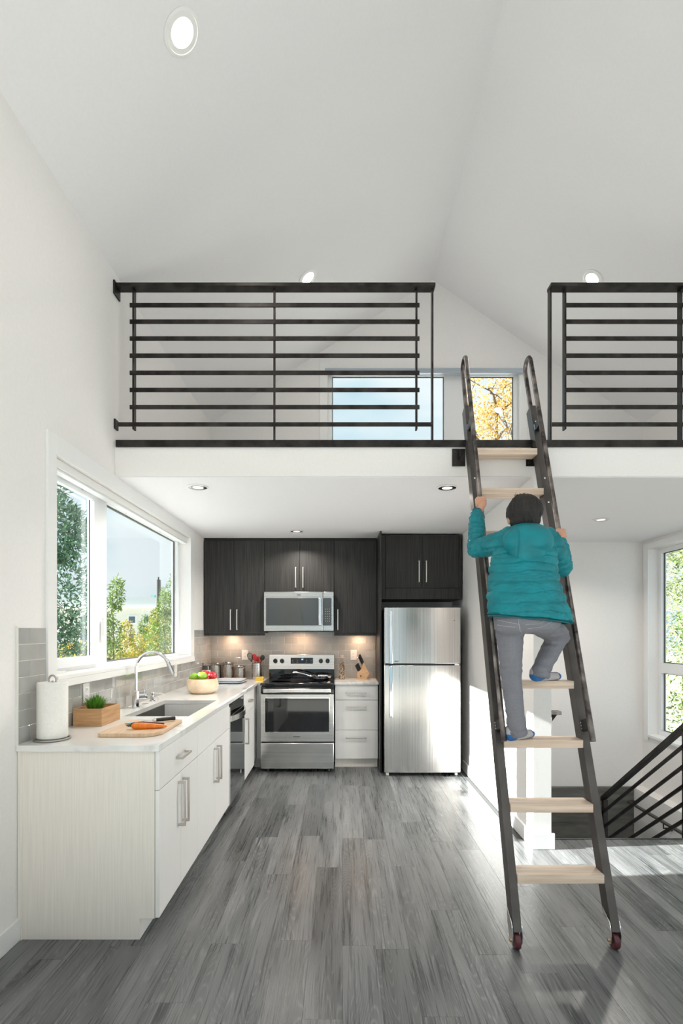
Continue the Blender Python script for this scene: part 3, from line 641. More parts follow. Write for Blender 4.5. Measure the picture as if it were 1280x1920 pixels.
for a, b, hx in ((.464, .849, .812), (.849, 1.234, .888)):
    d = B('door', DARKWOOD, u4, a+G, b-G, YQ, YQ+.02, 1.908, 2.466, .001); handle(d, 0, (hx, YQ, 2.08), .225, 'z', (0, -1, 0), r=.005).build('handle', bpy.data.materials['satin_steel_bar'], d, .001)
# fridge
fr = thing('refrigerator', 'stainless top-freezer refrigerator with full-height door handles', 'refrigerator', (.81, 5.4, 0))
X0, X1, Y0 = .428, 1.190, 5.05
B('body', plain('dark_fridge_side', (.045, .045, .045), .5, .2), fr, X0+.006, X1-.006, Y0+.075, 5.82, .03, 1.678, .004)
def curved_door(z0, z1, name):
    m = MB(); n = 24; poly = []
    for i in range(n+1):
        t = i/n; poly.append((X0+(X1-X0)*t, Y0+.012*(2*t-1)**2))
    poly += [(X1, Y0+.07), (X0, Y0+.07)]
    return m.prism(poly, 2, z0, z1).build(name, STAIN, fr, .004)
fd = curved_door(1.130, 1.690, 'freezer_door'); rd = curved_door(.04, 1.112, 'fridge_door')
B('handle', CHROME, fd, X0+.045, X0+.078, Y0-.05, Y0-.034, 1.131, 1.655, .004); B('handle', CHROME, rd, X0+.045, X0+.078, Y0-.05, Y0-.034, .60, 1.111, .004)
for q, zz in ((fd, 1.16), (fd, 1.60), (rd, .63), (rd, 1.06)): B('handle_post', STAIN, q, X0+.052, X0+.07, Y0-.035, Y0+.012, zz, zz+.03, .001)
B('gap_gasket', BLKPLAS, fr, X0+.01, X1-.01, Y0+.02, Y0+.074, 1.113, 1.129, 0); B('hinge', PLASTW, fr, X1-.06, X1-.015, Y0+.006, Y0+.019, 1.1135, 1.1265, .002)
for q, zz in ((fd, 1.56), (rd, .66)): MB().cyl((X1-.065, Y0+.010, zz), (X1-.065, Y0+.006, zz), .005, .004, 10).build('screw_cap', DARKGREY, q)
B('emblem', DARKGREY, fd, X0+.10, X0+.14, Y0+.002, Y0+.007, 1.150, 1.158, .0004)
for xx in (X0+.02, X1-.05): B('leveling_foot', PLASTW, fr, xx, xx+.03, Y0+.06, Y0+.10, 0, .03, .003)
# outlets
def outlet(axis, a, u, z, label, sg, holes=True):
    o = thing('wall_outlet', label, 'outlet', (a, u, z-.058) if axis == 0 else (u, a, z-.058))
    B('plate', PLASTW, o, *bx(axis, a, a+sg*.006, u-.036, u+.036, z-.058, z+.058), bevel=.002)
    for dz in (-.02, .02): B('socket', PLASTW, o, *bx(axis, a+sg*.0061, a+sg*.008, u-.016, u+.016, z+dz-.014, z+dz+.014), bevel=.001)
    for dz in (-.02, .02):
        for du in (-.006, .006): B('slot', DARKGREY, o, *bx(axis, a+sg*.0081, a+sg*.0085, u+du-.001, u+du+.001, z+dz-.004, z+dz+.006), bevel=0)
outlet(1, YB-.0057, -1.115, 1.18, 'white outlet on the back tiles above the canisters and utensils', -1)
outlet(1, YB-.0057, .14, 1.18, 'white outlet on the back tiles above the knife block', -1)
outlet(0, XL+.0057, 3.0, 1.085, 'white outlet on the window-side tiles behind the grass planter', 1)
outlet(0, XL+.0057, 4.62, 1.095, 'white outlet on the window-side tiles between soap pump and fruit bowl', 1)
# ============================================================ loft railings
def loft_rail(label, x0, x1, posts, endpost, barspan, zs, bottom, plate):
    r = thing('loft_railing', label, 'railing', ((x0+x1)/2, YF+.03, ZL1))
    B('top_rail', STEELBLK, r, x0, x1, YF-.02, YF+.05, 3.755, 3.778, .0015)
    for z in zs: B('bar', STEELBLK, r, barspan[0], barspan[1], YF-.004, YF+.004, z, z+.028, .001)
    B('bar', STEELBLK, r, bottom[0], bottom[1], YF-.004, YF+.004, 2.824, 2.852, .001)
    for p in posts: B('post', STEELBLK, r, p-.006, p+.006, YF+.0045, YF+.043, 2.81 if p not in plate else ZL1-.012, 3.7545, .001)
    B('end_post', STEELBLK, r, endpost-.006, endpost+.006, YF+.004, YF+.045, ZL1-.012, 3.7545, .001)
    return r
ZS = [3.624, 3.513, 3.400, 3.285, 3.170, 3.055, 2.940]
r1 = loft_rail('long black steel flat-bar railing of the loft beside the white side wall', XL+.004, .627, (-1.40, -.452, .505), .612, (-1.42, .523), ZS, (XL+.02, .612), (-.452,))
B('wall_plate', STEELBLK, r1, XL+.0005, XL+.012, YF-.03, YF+.06, 3.70, 3.79, .001); B('wall_plate', STEELBLK, r1, XL+.0005, XL+.012, YF-.02, YF+.03, 2.805, 2.87, .001)
r2 = loft_rail('black steel flat-bar loft railing beyond the ladder, above the stairwell', 1.398, XR-.004, (1.505, 2.285, 3.30), 1.406, (1.50, XR-.02), ZS, (1.412, XR-.004), (2.285,))

# ============================================================ ladder
LB, LY0, LH0, DH = .3947, 2.37, .267, .2914
lf = lambda h: LY0+LB*(h-LH0)              # depth of the ladder's front line at height h
U = Vector((.0, LB, 1)).normalized(); UX = (.045/2.33)
NRM = Vector((0, -U.z, U.y))               # towards the climber
la = thing('rolling_ladder', 'dark steel loft ladder with pale wooden rungs leaning on the loft edge', 'ladder', (1.04, 2.33, 0))
xin = {0: lambda h: .823+UX*(h-LH0), 1: lambda h: 1.230+UX*(h-LH0)*.95}
def lp(h, x, off=0): return Vector((x, lf(h), h))+NRM*off
for s in (0, 1):
    hb, ht = .082, 2.985; t = .040; dp = .074
    m = MB(); vs_ = []
    for h in (hb, ht):
        xi = xin[s](h); xa, xb = (xi-t, xi) if s == 0 else (xi, xi+t)
        for x, o in ((xa, 0), (xb, 0), (xb, -dp), (xa, -dp)): vs_.append(lp(h, x, o))
    vs_[3].z += .03; vs_[2].z += .03
    m.add(vs_, [(0,3,2,1),(4,5,6,7),(0,1,5,4),(1,2,6,5),(2,3,7,6),(3,0,4,7)])
    sgd = m.build('stringer', STEELGREY, la, .002)
    # welded seam plate on the upper half and bolts
    xo = xin[s](2.6)-(t if s == 0 else 0)
    for hh in (2.25, 2.42, 2.85): 
        q = lp(hh, xin[s](hh)-(t/2 if s == 0 else -t/2), .001); MB().cyl(q, q+NRM*.004, .006, n=8).build('bolt', CHROME, sgd)
    # caster
    xc = xin[s](.0)-(t/2 if s == 0 else -t/2)
    yc = 2.315
    ca = MB()
    for dx in (-.0245, .0205):
        ca.prism([(yc-.014, .025), (yc+.016, .025), (yc+.05, .10), (yc+.055, .16), (lf(.12)-.003, .12), (yc-.022, .07)], 0, xc+dx, xc+dx+.004)
    cb = ca.build('caster_bracket', CHROME, la, .0008)
    MB().cyl((xc-.013, yc, .0365), (xc+.013, yc, .0365), .036, n=28).build('wheel', REDRUB, cb, .004)
    MB().cyl((xc-.030, yc, .0365), (xc+.027, yc, .0365), .006, n=10).build('axle_bolt', GOLD, cb)
    xo = xc-.024 if s == 0 else xc+.021
    # handrail with hooked top
    dn = .072; r = .0145
    xh = lambda h: xin[s](h)-(t/2 if s == 0 else -t/2)
    P0 = [lp(h, xh(h), dn) for h in np.linspace(.90-.03, 3.30, 14)]
    c0 = lp(3.30, xh(3.3), dn); wdt = (dn+dp/2)/2
    arc = []
    for k in range(1, 12):
        a = PI*k/12; arc.append(lp(3.30, xh(3.3), dn-wdt+wdt*math.cos(a))+U*wdt*math.sin(a))
    P1 = [lp(h, xh(h), -dp/2) for h in np.linspace(3.30, 2.98, 4)]
    MB().tube(P0+arc+P1, r, 14).build('handrail', RAWSTEEL, la)
    for hh in (.955, 2.80):
        q = lp(hh, xh(hh), 0); m = MB(); e = .006
        vv = [q+NRM*a+Vector((dx, 0, 0))+U*b for a in (.001, dn-.008) for dx, b in ((-.012, -.028), (.012, -.028), (.012, .028), (-.012, .028))]
        m.add(vv, [(0,1,2,3),(7,6,5,4),(0,4,5,1),(1,5,6,2),(2,6,7,3),(3,7,4,0)])
        sb = m.build('standoff', STEELBLK, la, .001)
        for b in (-.015, 0, .015): MB().cyl(q+U*b+NRM*.012+Vector((-.013, 0, 0)), q+U*b+NRM*.012+Vector((-.019, 0, 0)), .005, n=8).build('bolt', CHROME, sb)
for n in range(9):
    z = LH0+DH*n; y = lf(z)
    B('rung', RUNG, la, xin[0](z)+.0005, xin[1](z)-.0005, y, min(y+.105, YF-.013), z, z+.041, .002)
for xa, xb in ((.741, .828), (1.236, 1.315)):
    q = B('mounting_bracket', STEELBLK, la, xa, xb, YF-.008, YF-.0005, 2.556, 2.672, .001)
    xx = xa+.045 if xa < 1 else xa+.03
    MB().prism([(YF-.010, 2.60), (YF-.010, 2.65), (YF-.035, 2.66), (YF-.035, 2.61)], 0, xx-.004, xx+.004).build('lug', STEELBLK, q, .001)
    for zz in (2.575, 2.652): MB().cyl((xa+.018, YF-.009, zz), (xa+.018, YF-.014, zz), .006, n=8).build('bolt', BLKPLAS, q)

# ============================================================ recessed lights
def downlight(label, c, nrm, lit, power, group=None, rad=.095):
    n = Vector(nrm).normalized(); t = thing('recessed_light', label, 'ceiling light', c, group)
    c = Vector(c)
    MB().lathe([(rad, .0005), (rad+.002, .004), (rad*.88, .007), (rad*.86, .0005)], c, 40, n).build('trim_ring', TRIM, t)
    MB().lathe([(rad*.855, .004), (rad*.80, .001), (rad*.60, .0008)], c, 40, n).build('reflector', CHROME if not lit else TRIM, t)
    MB().lathe([(rad*(.84 if lit else .6), .003), (rad*.4, .005), (0, .006)], c, 32, n).build('lens', LAMPM if lit else LAMPD, t)
    l = bpy.data.lights.new('lamp', 'AREA'); l.shape = 'DISK'; l.size = rad*1.4; l.energy = power; l.color = (1, .94, .86); l.spread = PI if lit else math.radians(145)
    o = bpy.data.objects.new('lamp', l); COL.objects.link(o); o.parent = t; o.location = n*.03
    o.rotation_euler = n.to_track_quat('-Z', 'Y').to_euler()
def on_slope(px, py, left):
    dx, dz = (px-640)/F, (1185-py)/F
    if left: k = (RH-EH)/(RX-XL); y = (EH-k*XL-HC)/(dz-k*dx); nn = (k, 0, -1)
    else: k = (RH-3.85)/(XR-RX); y = (RH+k*RX-HC)/(dz+k*dx); nn = (-k, 0, -1)
    return Vector((dx*y, y, HC+dz*y)), nn
for px, py, lft, lab in ((341, 61, True, 'large lit recessed light high on the sloped ceiling over the counter'), (577, 521, True, 'small lit recessed light just above the long loft railing'),
                         (1110, 523, False, 'lit recessed light above the loft railing over the stairwell')):
    c, nn = on_slope(px, py, lft); downlight(lab, c, nn, True, DOWNLIGHT)
for i, (x, y, lab) in enumerate(((.05, .35, 'added unseen fill light over the camera side of the vault, counter slope'), (2.35, .35, 'added unseen fill light over the camera side of the vault, stair slope'), (.05, -1.7, 'added unseen fill light by the rear windows, counter slope'), (2.35, -1.7, 'added unseen fill light by the rear windows, stair slope'))):  # unseen lamps added behind the camera to fill the room from the front
    k = (RH-EH)/(RX-XL) if x < RX else -(RH-3.85)/(XR-RX)
    downlight(lab, (x, y, RH+k*(x-RX)), (abs(k) if x < RX else -abs(k), 0, -1), True, REARFILL)
for px, py, lab in ((371, 913, 'dim recessed light in the kitchen ceiling near the window'), (838, 914, 'dim recessed light in the kitchen ceiling beside the ladder'),
                    (556, 996, 'dim recessed light above the microwave cabinet'), (1126, 974, 'dim recessed light in the ceiling over the stairwell')):
    y = (ZL0-.006-HC)*F/(1185-py); downlight(lab, ((px-640)*y/F, y, ZL0-.007), (0, 0, -1), False, KITLIGHT*(1.5 if px > 1000 else 1), rad=.075)
# under-cabinet pucks
for x, p, lab in ((-1.25, .8, 'small puck light under the corner wall cabinet'), (.20, .8, 'small puck light under the single-door wall cabinet')):
    t = thing('puck_light', lab, 'light', (x, 5.74, 1.43))
    MB().cyl((x, 5.74, 1.420), (x, 5.74, 1.4345), .032).build('housing', NICKEL, t); MB().cyl((x, 5.74, 1.417), (x, 5.74, 1.4195), .024).build('lens', LAMPM, t)
    l = bpy.data.lights.new('lamp', 'AREA'); l.shape = 'DISK'; l.size = .05; l.energy = p; l.color = (1, .62, .38)
    o = bpy.data.objects.new('lamp', l); COL.objects.link(o); o.parent = t; o.location = (0, 0, -.016)
l = bpy.data.lights.new('lamp', 'AREA'); l.shape = 'DISK'; l.size = .06; l.energy = 1.0; l.color = (1, .62, .38)
o = bpy.data.objects.new('lamp', l); COL.objects.link(o); o.parent = mw; o.location = Vector((-.46, 5.70, 1.442))-mw.location

# ============================================================ worktop things
CT = .9155
pt = thing('paper_towel_holder', 'brushed steel paper towel holder at the open end of the worktop', 'holder', (-1.425, 2.50, CT))
MB().tube([(-1.425+.078*math.cos(2*PI*i/40), 2.50+.078*math.sin(2*PI*i/40), CT+.005) for i in range(41)], .005, 8).build('base_ring', NICKEL, pt)
MB().cyl((-1.425, 2.5, CT+.004), (-1.425, 2.5, CT+.29), .004).cyl((-1.503, 2.5, CT+.005), (-1.347, 2.5, CT+.005), .004).build('rod', NICKEL, pt)
MB().tube([(-1.425+.018*math.cos(a), 2.5, CT+.292+.024*math.sin(a)) for a in np.linspace(-.35, PI+.35, 14)], .0045, 10).build('loop', NICKEL, pt)
pr = thing('paper_towel_roll', 'white paper towel roll standing on its steel holder', 'paper towel', (-1.425, 2.5, CT+.011))
MB().lathe([(.018, 0), (.066, 0), (.0685, .003), (.0685, .268), (.066, .272), (.018, .272), (.018, 0)], (-1.425, 2.5, CT+.0105), 48).build('sheet_roll', PAPER, pr)
pl = thing('planter_box', 'rectangular bamboo planter box on the worktop beside the paper towel', 'planter', (-1.425, 2.95, CT))
x0, x1, y0, y1, h = -1.505, -1.343, 2.84, 3.075, .098; t = .009
for n_, b in (('side_panel', (x0, x1, y0, y0+t)), ('side_panel', (x0, x1, y1-t, y1)), ('side_panel', (x0, x0+t, y0+t+.0003, y1-t-.0003)), ('side_panel', (x1-t, x1, y0+t+.0003, y1-t-.0003))):
    B(n_, BAMBOO, pl, b[0], b[1], b[2], b[3], CT, CT+h, .001)
B('bottom', BAMBOO, pl, x0+t, x1-t, y0+t, y1-t, CT+.001, CT+.008, 0)
gr = thing('grass_plant', 'tuft of green artificial grass growing out of the bamboo planter', 'plant', (-1.42, 2.93, CT+.01))
MB().box(-1.47, -1.37, 2.875, 2.975, CT+.009, CT+.07).build('root_block', plain('soil_foam', (.05, .04, .03), .9), gr)
m = MB(); RG = random.Random(3)
for i in range(420):
    a = RG.uniform(0, 2*PI); rr = math.sqrt(RG.random())*.04; bxp = Vector((-1.42+rr*math.cos(a), 2.925+rr*math.sin(a), CT+.068))
    lean = rr/.04*RG.uniform(.3, 1.0)*.045+RG.uniform(-.01, .015); L = RG.uniform(.075, .125)*(1-.25*rr/.04); wdt = RG.uniform(.0016, .0028)
    d = Vector((math.cos(a), math.sin(a), 0)); s = d.cross(Vector((0, 0, 1)))
    pts = [bxp+d*lean*t*t+Vector((0, 0, L*(t-.08*t*t*lean*20))) for t in (0, .35, .7, 1)]
    vs_ = []
    for k, p in enumerate(pts[:3]): vs_ += [p-s*wdt*(1, 1.2, .8)[k], p+s*wdt*(1, 1.2, .8)[k]]
    vs_.append(pts[3]); m.add(vs_, [(0,1,3,2),(2,3,5,4),(4,5,6)])
stuff(m.build('blades', leafmat('grass_blade', (.04, .17, .012), (.18, .42, .05), .25), gr, smooth=0))
# cutting board: clipped corners
def rbox(poly, z0, z1): return MB().prism(poly, 2, z0, z1)
cb_ = tag(rbox([(-1.215, 2.545), (-.985, 2.545), (-.945, 2.575), (-.925, 2.62), (-.932, 2.965), (-1.215, 2.965), (-1.232, 2.95), (-1.232, 2.56)], CT, CT+.019).build('cutting_board', BOARDW, None, .003, origin=(-1.08, 2.75, CT)),
          'pale wooden cutting board with a clipped corner on the worktop before the sink', 'cutting board')
ZB = CT+.0195
def along(p0, p1, prof): 
    p0, p1 = Vector(p0), Vector(p1); return [p0+(p1-p0)*t for t, r in prof], [r for t, r in prof]
ca = thing('carrot', 'bright orange carrot lying across the cutting board', 'carrot', (-1.0, 2.66, ZB))
pr_ = [(0, .006), (.03, .013), (.1, .0175), (.3, .0175), (.6, .0145), (.85, .010), (.95, .006), (1, .002)]
q, rs = along((-1.10, 2.655, ZB+.0178), (-.925, 2.69, ZB+.010), pr_); MB().tube(q, rs, 18).build('root', grained('carrot_skin', (.85, .20, .015), (.95, .30, .03), (30, 3, 3), .4, nscale=3), ca)
MB().tube([(-1.125, 2.65, ZB+.021), (-1.11, 2.652, ZB+.019), (-1.098, 2.655, ZB+.018)], [.003, .004, .006], 8).tube([(-1.12, 2.66, ZB+.016), (-1.098, 2.656, ZB+.018)], .0035, 8).build('stem', plain('dark_green_stem', (.03, .05, .02), .6), ca)
ch = thing('chili_pepper', 'dark red chili pepper lying behind the carrot', 'chili pepper', (-1.05, 2.72, ZB))
q, rs = along((-1.135, 2.735, ZB+.0125), (-.965, 2.765, ZB+.009), [(0, .005), (.05, .010), (.2, .012), (.5, .011), (.8, .009), (.95, .006), (1, .002)]); MB().tube(q, rs, 14).build('flesh', plain('dark_red_chili', (.11, .008, .012), .2), ch)
MB().tube([(-1.165, 2.725, ZB+.016), (-1.145, 2.732, ZB+.013), (-1.132, 2.736, ZB+.0125)], [.002, .003, .006], 8).build('stem', plain('green_stem', (.08, .13, .04), .6), ch)
kn = thing('kitchen_knife', 'kitchen knife with black handle lying on the cutting board behind the chili', 'knife', (-1.05, 2.83, ZB))
K0, K1 = Vector((-1.205, 2.755, ZB+.012)), Vector((-.95, 2.915, ZB+.016)); dv = (K1-K0).normalized(); sv = Vector((-dv.y, dv.x, 0)).normalized(); kb = K0+dv*.175
m = MB(); up = Vector((0, 0, .0008))
tip = K0+Vector((0, 0, -.004)); a_ = kb+sv*.017; b_ = kb-sv*.017; c_ = K0+dv*.05+sv*.016
m.add([tip-up, b_-up, a_-up, c_-up, tip+up, b_+up, a_+up, c_+up], [(0,1,2,3),(4,7,6,5),(0,4,5,1),(1,5,6,2),(2,6,7,3),(3,7,4,0)]); m.build('blade', CHROME, kn, 0, smooth=0)
MB().tube([kb-dv*.004, kb+dv*.014], [.009, .010], 14).build('bolster', CHROME, kn)
MB().tube([kb+dv*.0142, kb+dv*.05, kb+dv*.09, kb+dv*.118], [.010, .0115, .0105, .0125], 14).build('grip', BLKPLAS, kn); MB().tube([kb+dv*.1182, kb+dv*.124], .0115, 14).build('end_cap', CHROME, kn)
# fruit bowl
bo = thing('fruit_bowl', 'pale turned wooden fruit bowl on the worktop past the sink', 'bowl', (-1.205, 4.40, CT))
MB().lathe([(0, 0), (.085, 0), (.10, .004), (.128, .035), (.136, .07), (.130, .105), (.120, .127), (.116, .127), (.124, .10), (.128, .07), (.118, .035), (.08, .012), (0, .012)], (-1.205, 4.40, CT), 48).build('shell', BOWLW, bo)
def apple(label, x, y, z, r, mat, tilt, group=None):
    a = thing('apple', label, 'apple', (x, y, z), group)
    q = Vector((0, 0, 1)).rotation_difference(Vector(tilt).normalized())
    prof = [(0, -.80), (.20, -.86), (.45, -.80), (.75, -.50), (.95, -.05), (1.0, .25), (.90, .62), (.65, .84), (.38, .88), (.18, .78), (0, .62)]
    prof = [(p*r, z_*r) for p, z_ in prof]
    m = MB(); m.lathe(prof, (0, 0, 0), 24); m.warp(lambda v: q @ v+Vector((x, y, z))); o = m.build('flesh', mat, a, 0, smooth=60)
    sd = o.modifiers.new('sub', 'SUBSURF'); sd.levels = sd.render_levels = 1
    s0 = Vector((x, y, z)); MB().tube([s0+q @ Vector((0, 0, .6*r)), s0+q @ Vector((.1*r, 0, 1.1*r))], .0016, 6).build('stem', plain('apple_stem', (.06, .035, .02), .7) if 'apple_stem' not in bpy.data.materials else bpy.data.materials['apple_stem'], a)
GRA = grained('green_apple_skin', (.22, .46, .03), (.36, .58, .08), (1, 1, 1), .22, nscale=20); RDA = grained('red_apple_skin', (.42, .012, .02), (.62, .04, .05), (1, 1, 1), .2, nscale=18)
Z = CT+.125
apple('green apple tilted at the window side of the bowl', -1.272, 4.37, Z+.012, .041, GRA, (-.6, 0, .8))
apple('shiny green apple at the front middle of the bowl', -1.195, 4.345, Z+.020, .044, GRA, (.2, -.1, 1))
apple('red apple at the range side of the bowl', -1.128, 4.42, Z+.016, .041, RDA, (.3, -.4, .8))
apple('red apple half hidden behind the green apples', -1.195, 4.45, Z+.030, .040, RDA, (0, .3, 1))
# plates
for k, lab in ((0, 'lower of two white square plates stacked by the canisters'), (1, 'upper of two white square plates stacked by the canisters')):
    z = CT+.0005+k*.0145; hw = .158-.004*k; rc = .05; cx_, cy_ = -1.165, 5.30
    def rr_(hw, rc, z, n=8):
        o = []
        for qx, qy, a0 in ((1, 1, 0), (-1, 1, 90), (-1, -1, 180), (1, -1, 270)):
            for i in range(n+1):
                a = math.radians(a0+90*i/n); o.append((cx_+qx*(hw-rc)+rc*math.cos(a), cy_+qy*(hw-rc)+rc*math.sin(a), z))
        return o
    rings = [rr_(hw*.62, rc*.6, z), rr_(hw*.68, rc*.62, z+.001), rr_(hw*.97, rc, z+.015), rr_(hw, rc, z+.020), rr_(hw*.975, rc, z+.022), rr_(hw*.70, rc*.62, z+.008), rr_(hw*.5, rc*.5, z+.007)]
    n = len(rings[0]); m = MB(); m.add([p for r_ in rings for p in r_], [(i*n+j, i*n+(j+1) % n, (i+1)*n+(j+1) % n, (i+1)*n+j) for i in range(6) for j in range(n)]+[tuple(range(n)), tuple(range(6*n, 7*n))])
    tag(m.build('plate', plain('pale_blue_white_ceramic', (.72, .77, .84), .15) if k == 0 else bpy.data.materials['pale_blue_white_ceramic'], None, 0, smooth=50, origin=(cx_, cy_, z)), lab, 'plate')
# canisters
def canister(label, x, y, r, h):
    c = thing('canister', label, 'canister', (x, y, CT))
    MB().lathe([(0, 0), (r, 0), (r, h-.035), (r*.96, h-.03), (0, h-.03)], (x, y, CT), 36).build('body', grained('canister_steel', (.40, .37, .34), (.5, .47, .44), (1, 1, 40), .25, 1) if 'canister_steel' not in bpy.data.materials else bpy.data.materials['canister_steel'], c)
    MB().lathe([(r*.99, h-.029), (r*1.02, h-.026), (r*1.02, h-.018), (r*.99, h-.016)], (x, y, CT), 36).build('gasket', CLEAR, c)
    MB().lathe([(0, h-.0155), (r*1.0, h-.0155), (r*1.0, h-.008), (r*.9, h-.002), (0, h)], (x, y, CT), 36).build('lid', bpy.data.materials['canister_steel'], c)
    MB().tube([(x-.014, y-r-.002, CT+h-.02), (x-.010, y-r-.009, CT+h-.045), (x, y-r-.010, CT+h-.062), (x+.010, y-r-.009, CT+h-.045), (x+.014, y-r-.002, CT+h-.02)], .0025, 8).tube([(x-.008, y-r-.001, CT+h-.07), (x, y-r-.006, CT+h-.085), (x+.008, y-r-.001, CT+h-.07)], .002, 8).build('wire_clasp', CHROME, c)
canister('steel clasp-lid canister in the tiled corner, first of three', -1.430, 5.765, .063, .183)
canister('steel clasp-lid canister in the middle of the three', -1.288, 5.765, .063, .190)
canister('short steel clasp-lid canister nearest to the utensil holder', -1.150, 5.755, .060, .152)
pg = thing('pepper_grinder', 'black-topped glass grinder jar with pale contents beside the canisters', 'grinder', (-1.445, 5.42, CT))
MB().lathe([(0, 0), (.044, 0), (.044, .125), (0, .125)], (-1.445, 5.42, CT), 28).build('jar', plain('pale_jar', (.72, .70, .66), .2), pg)
MB().lathe([(0, .126), (.046, .126), (.046, .165), (.04, .172), (0, .172)], (-1.445, 5.42, CT), 28).build('cap', SMOKEGLASS, pg); MB().tube([(-1.475, 5.40, CT+.17), (-1.475, 5.40, CT+.19)], .004).ell((-1.475, 5.40, CT+.193), .007).build('crank_knob', BLKPLAS, pg)
uh = thing('utensil_holder', 'perforated steel utensil holder beside the range', 'holder', (-.955, 5.72, CT))
r = .058; MB().lathe([(0, 0), (r, 0), (r, .178), (r+.002, .18), (r-.004, .18), (r-.004, .004), (0, .004)], (-.955, 5.72, CT), 40).build('cup', STAIN, uh)
m = MB()
for i in range(14):
    for j in range(9):
        a = -PI/2+(i-6.5)*.21
        if (i // 3) % 2 == 0 or True:
            c = Vector((-.955+(r+.0002)*math.cos(a), 5.72+(r+.0002)*math.sin(a), CT+.03+j*.015)); d = Vector((math.cos(a), math.sin(a), 0)); m.cyl(c, c+d*.0006, .0035, n=6)
stuff(m.build('perforations', BLKPLAS, uh))
wh = thing('whisk', 'wire balloon whisk leaning out of the utensil holder', 'whisk', (-.985, 5.72, CT+.02))
wp0, wp1 = Vector((-.955, 5.72, CT+.02)), Vector((-1.005, 5.69, CT+.19)); wd = (wp1-wp0).normalized(); wn = wd.cross(Vector((0, 1, 0))).normalized(); wn2 = wd.cross(wn)
MB().tube([wp0, wp1], .006, 10).build('handle', STAIN, wh)
for k in range(5):
    a = PI*k/5; d = wn*math.cos(a)+wn2*math.sin(a)
    MB().tube([wp1+wd*(.11*math.sin(PI*t/2) if t <= 1 else .11*math.sin(PI*t/2))+d*.030*math.sin(PI*t)*(1 if t <= 1 else 1) for t in np.linspace(0, 2, 21)], .0016, 6).build('wire', BLKPLAS, wh)
def utensil(name, label, cat, base, tip, hw, hl, mat, hmat, thick=.006):
    b, t_ = Vector(base), Vector(tip); d = (t_-b).normalized(); t = thing(name, label, cat, b)
    MB().tube([b, t_], .0055, 10).build('handle', hmat, t)
    q = Vector((0, 0, 1)).rotation_difference(d); MB().ell(t_+d*hl*.8, (hw, thick, hl), 20, 10, q).build('head', mat, t)
RED = plain('red_silicone', (.55, .02, .03), .35)
utensil('spatula', 'red silicone spatula standing in the utensil holder', 'spatula', (-.94, 5.70, CT+.02), (-.975, 5.70, CT+.215), .030, .038, RED, RED, .006)
utensil('slotted_turner', 'wide red turner tilted over the utensil holder', 'turner', (-.96, 5.735, CT+.02), (-.945, 5.74, CT+.20), .042, .030, RED, RED, .005)
utensil('ladle', 'black nylon spoon leaning toward the range from the utensil holder', 'spoon', (-.965, 5.73, CT+.02), (-.898, 5.70, CT+.215), .026, .033, BLKPLAS, BLKPLAS, .012)
utensil('wooden_spoon', 'orange spoon between red turner and black spoon in the holder', 'spoon', (-.95, 5.75, CT+.02), (-.918, 5.73, CT+.19), .018, .026, plain('orange_silicone', (.75, .16, .03), .4), RED, .006)
sp = tag(MB().prism([(-.935, 0+CT), (-.845, CT), (-.842, CT+.042), (-.87, CT+.044), (-.93, CT+.040)], 1, 5.47, 5.53).build('sponge', grained('yellow_sponge', (.72, .45, .04), (.85, .60, .10), (1, 1, 1), .9, nscale=90, bump=.6), None, .004, origin=(-.89, 5.5, CT)), 'yellow sponge on the worktop corner beside the range', 'sponge')
# pan
pn = thing('frying_pan', 'small stainless frying pan with long handle on the back burner', 'pan', (-.22, 5.60, .9225))
MB().lathe([(0, 0), (.085, 0), (.10, .012), (.107, .040), (.110, .042), (.109, .044), (.104, .041), (.096, .014), (.082, .005), (0, .005)], (-.22, 5.60, .9225), 40).build('pan_body', CHROME, pn)
MB().tube([(-.325, 5.585, .955), (-.36, 5.58, .965), (-.43, 5.57, .988), (-.50, 5.56, 1.0), (-.535, 5.555, 1.0)], [.006, .008, .009, .010, .008], 12).build('handle', CHROME, pn)
MB().ell((-.335, 5.583, .957), (.022, .012, .012)).build('rivet_plate', CHROME, pn)
# bottle
bt = thing('spice_bottle', 'tall glass bottle of layered beans with a cork beside the range', 'bottle', (0.005, 5.68, CT))
MB().lathe([(0, 0), (.032, 0), (.036, .01), (.037, .10), (.034, .15), (.022, .195), (.015, .21), (.016, .235), (.014, .238), (0, .238)], (0.005, 5.68, CT), 28).build('glass', CLEAR, bt)
MB().cyl((0.005, 5.68, CT+.2385), (0.005, 5.68, CT+.27), .019, .022).build('cork', BOWLW, bt)
m = MB(); RB = random.Random(5)
cols = [plain('bean_cream', (.66, .56, .42), .5), plain('bean_maroon', (.22, .05, .05), .5), plain('bean_brown', (.34, .20, .11), .5)]
mbs = [MB(), MB(), MB()]
for i in range(420):
    z = RB.uniform(.008, .19); rmax = .031 if z < .14 else .031-(z-.14)*.30; a = RB.uniform(0, 2*PI); rr = rmax*(.8+.2*RB.random())
    mbs[RB.choice((0, 0, 0, 1, 2))].ell((0.005+rr*math.cos(a), 5.68+rr*math.sin(a), CT+z), (.0055, .0045, .0065), 6, 4)
for mm, c in zip(mbs, cols): stuff(mm.build('dried_beans', c, bt, smooth=60))
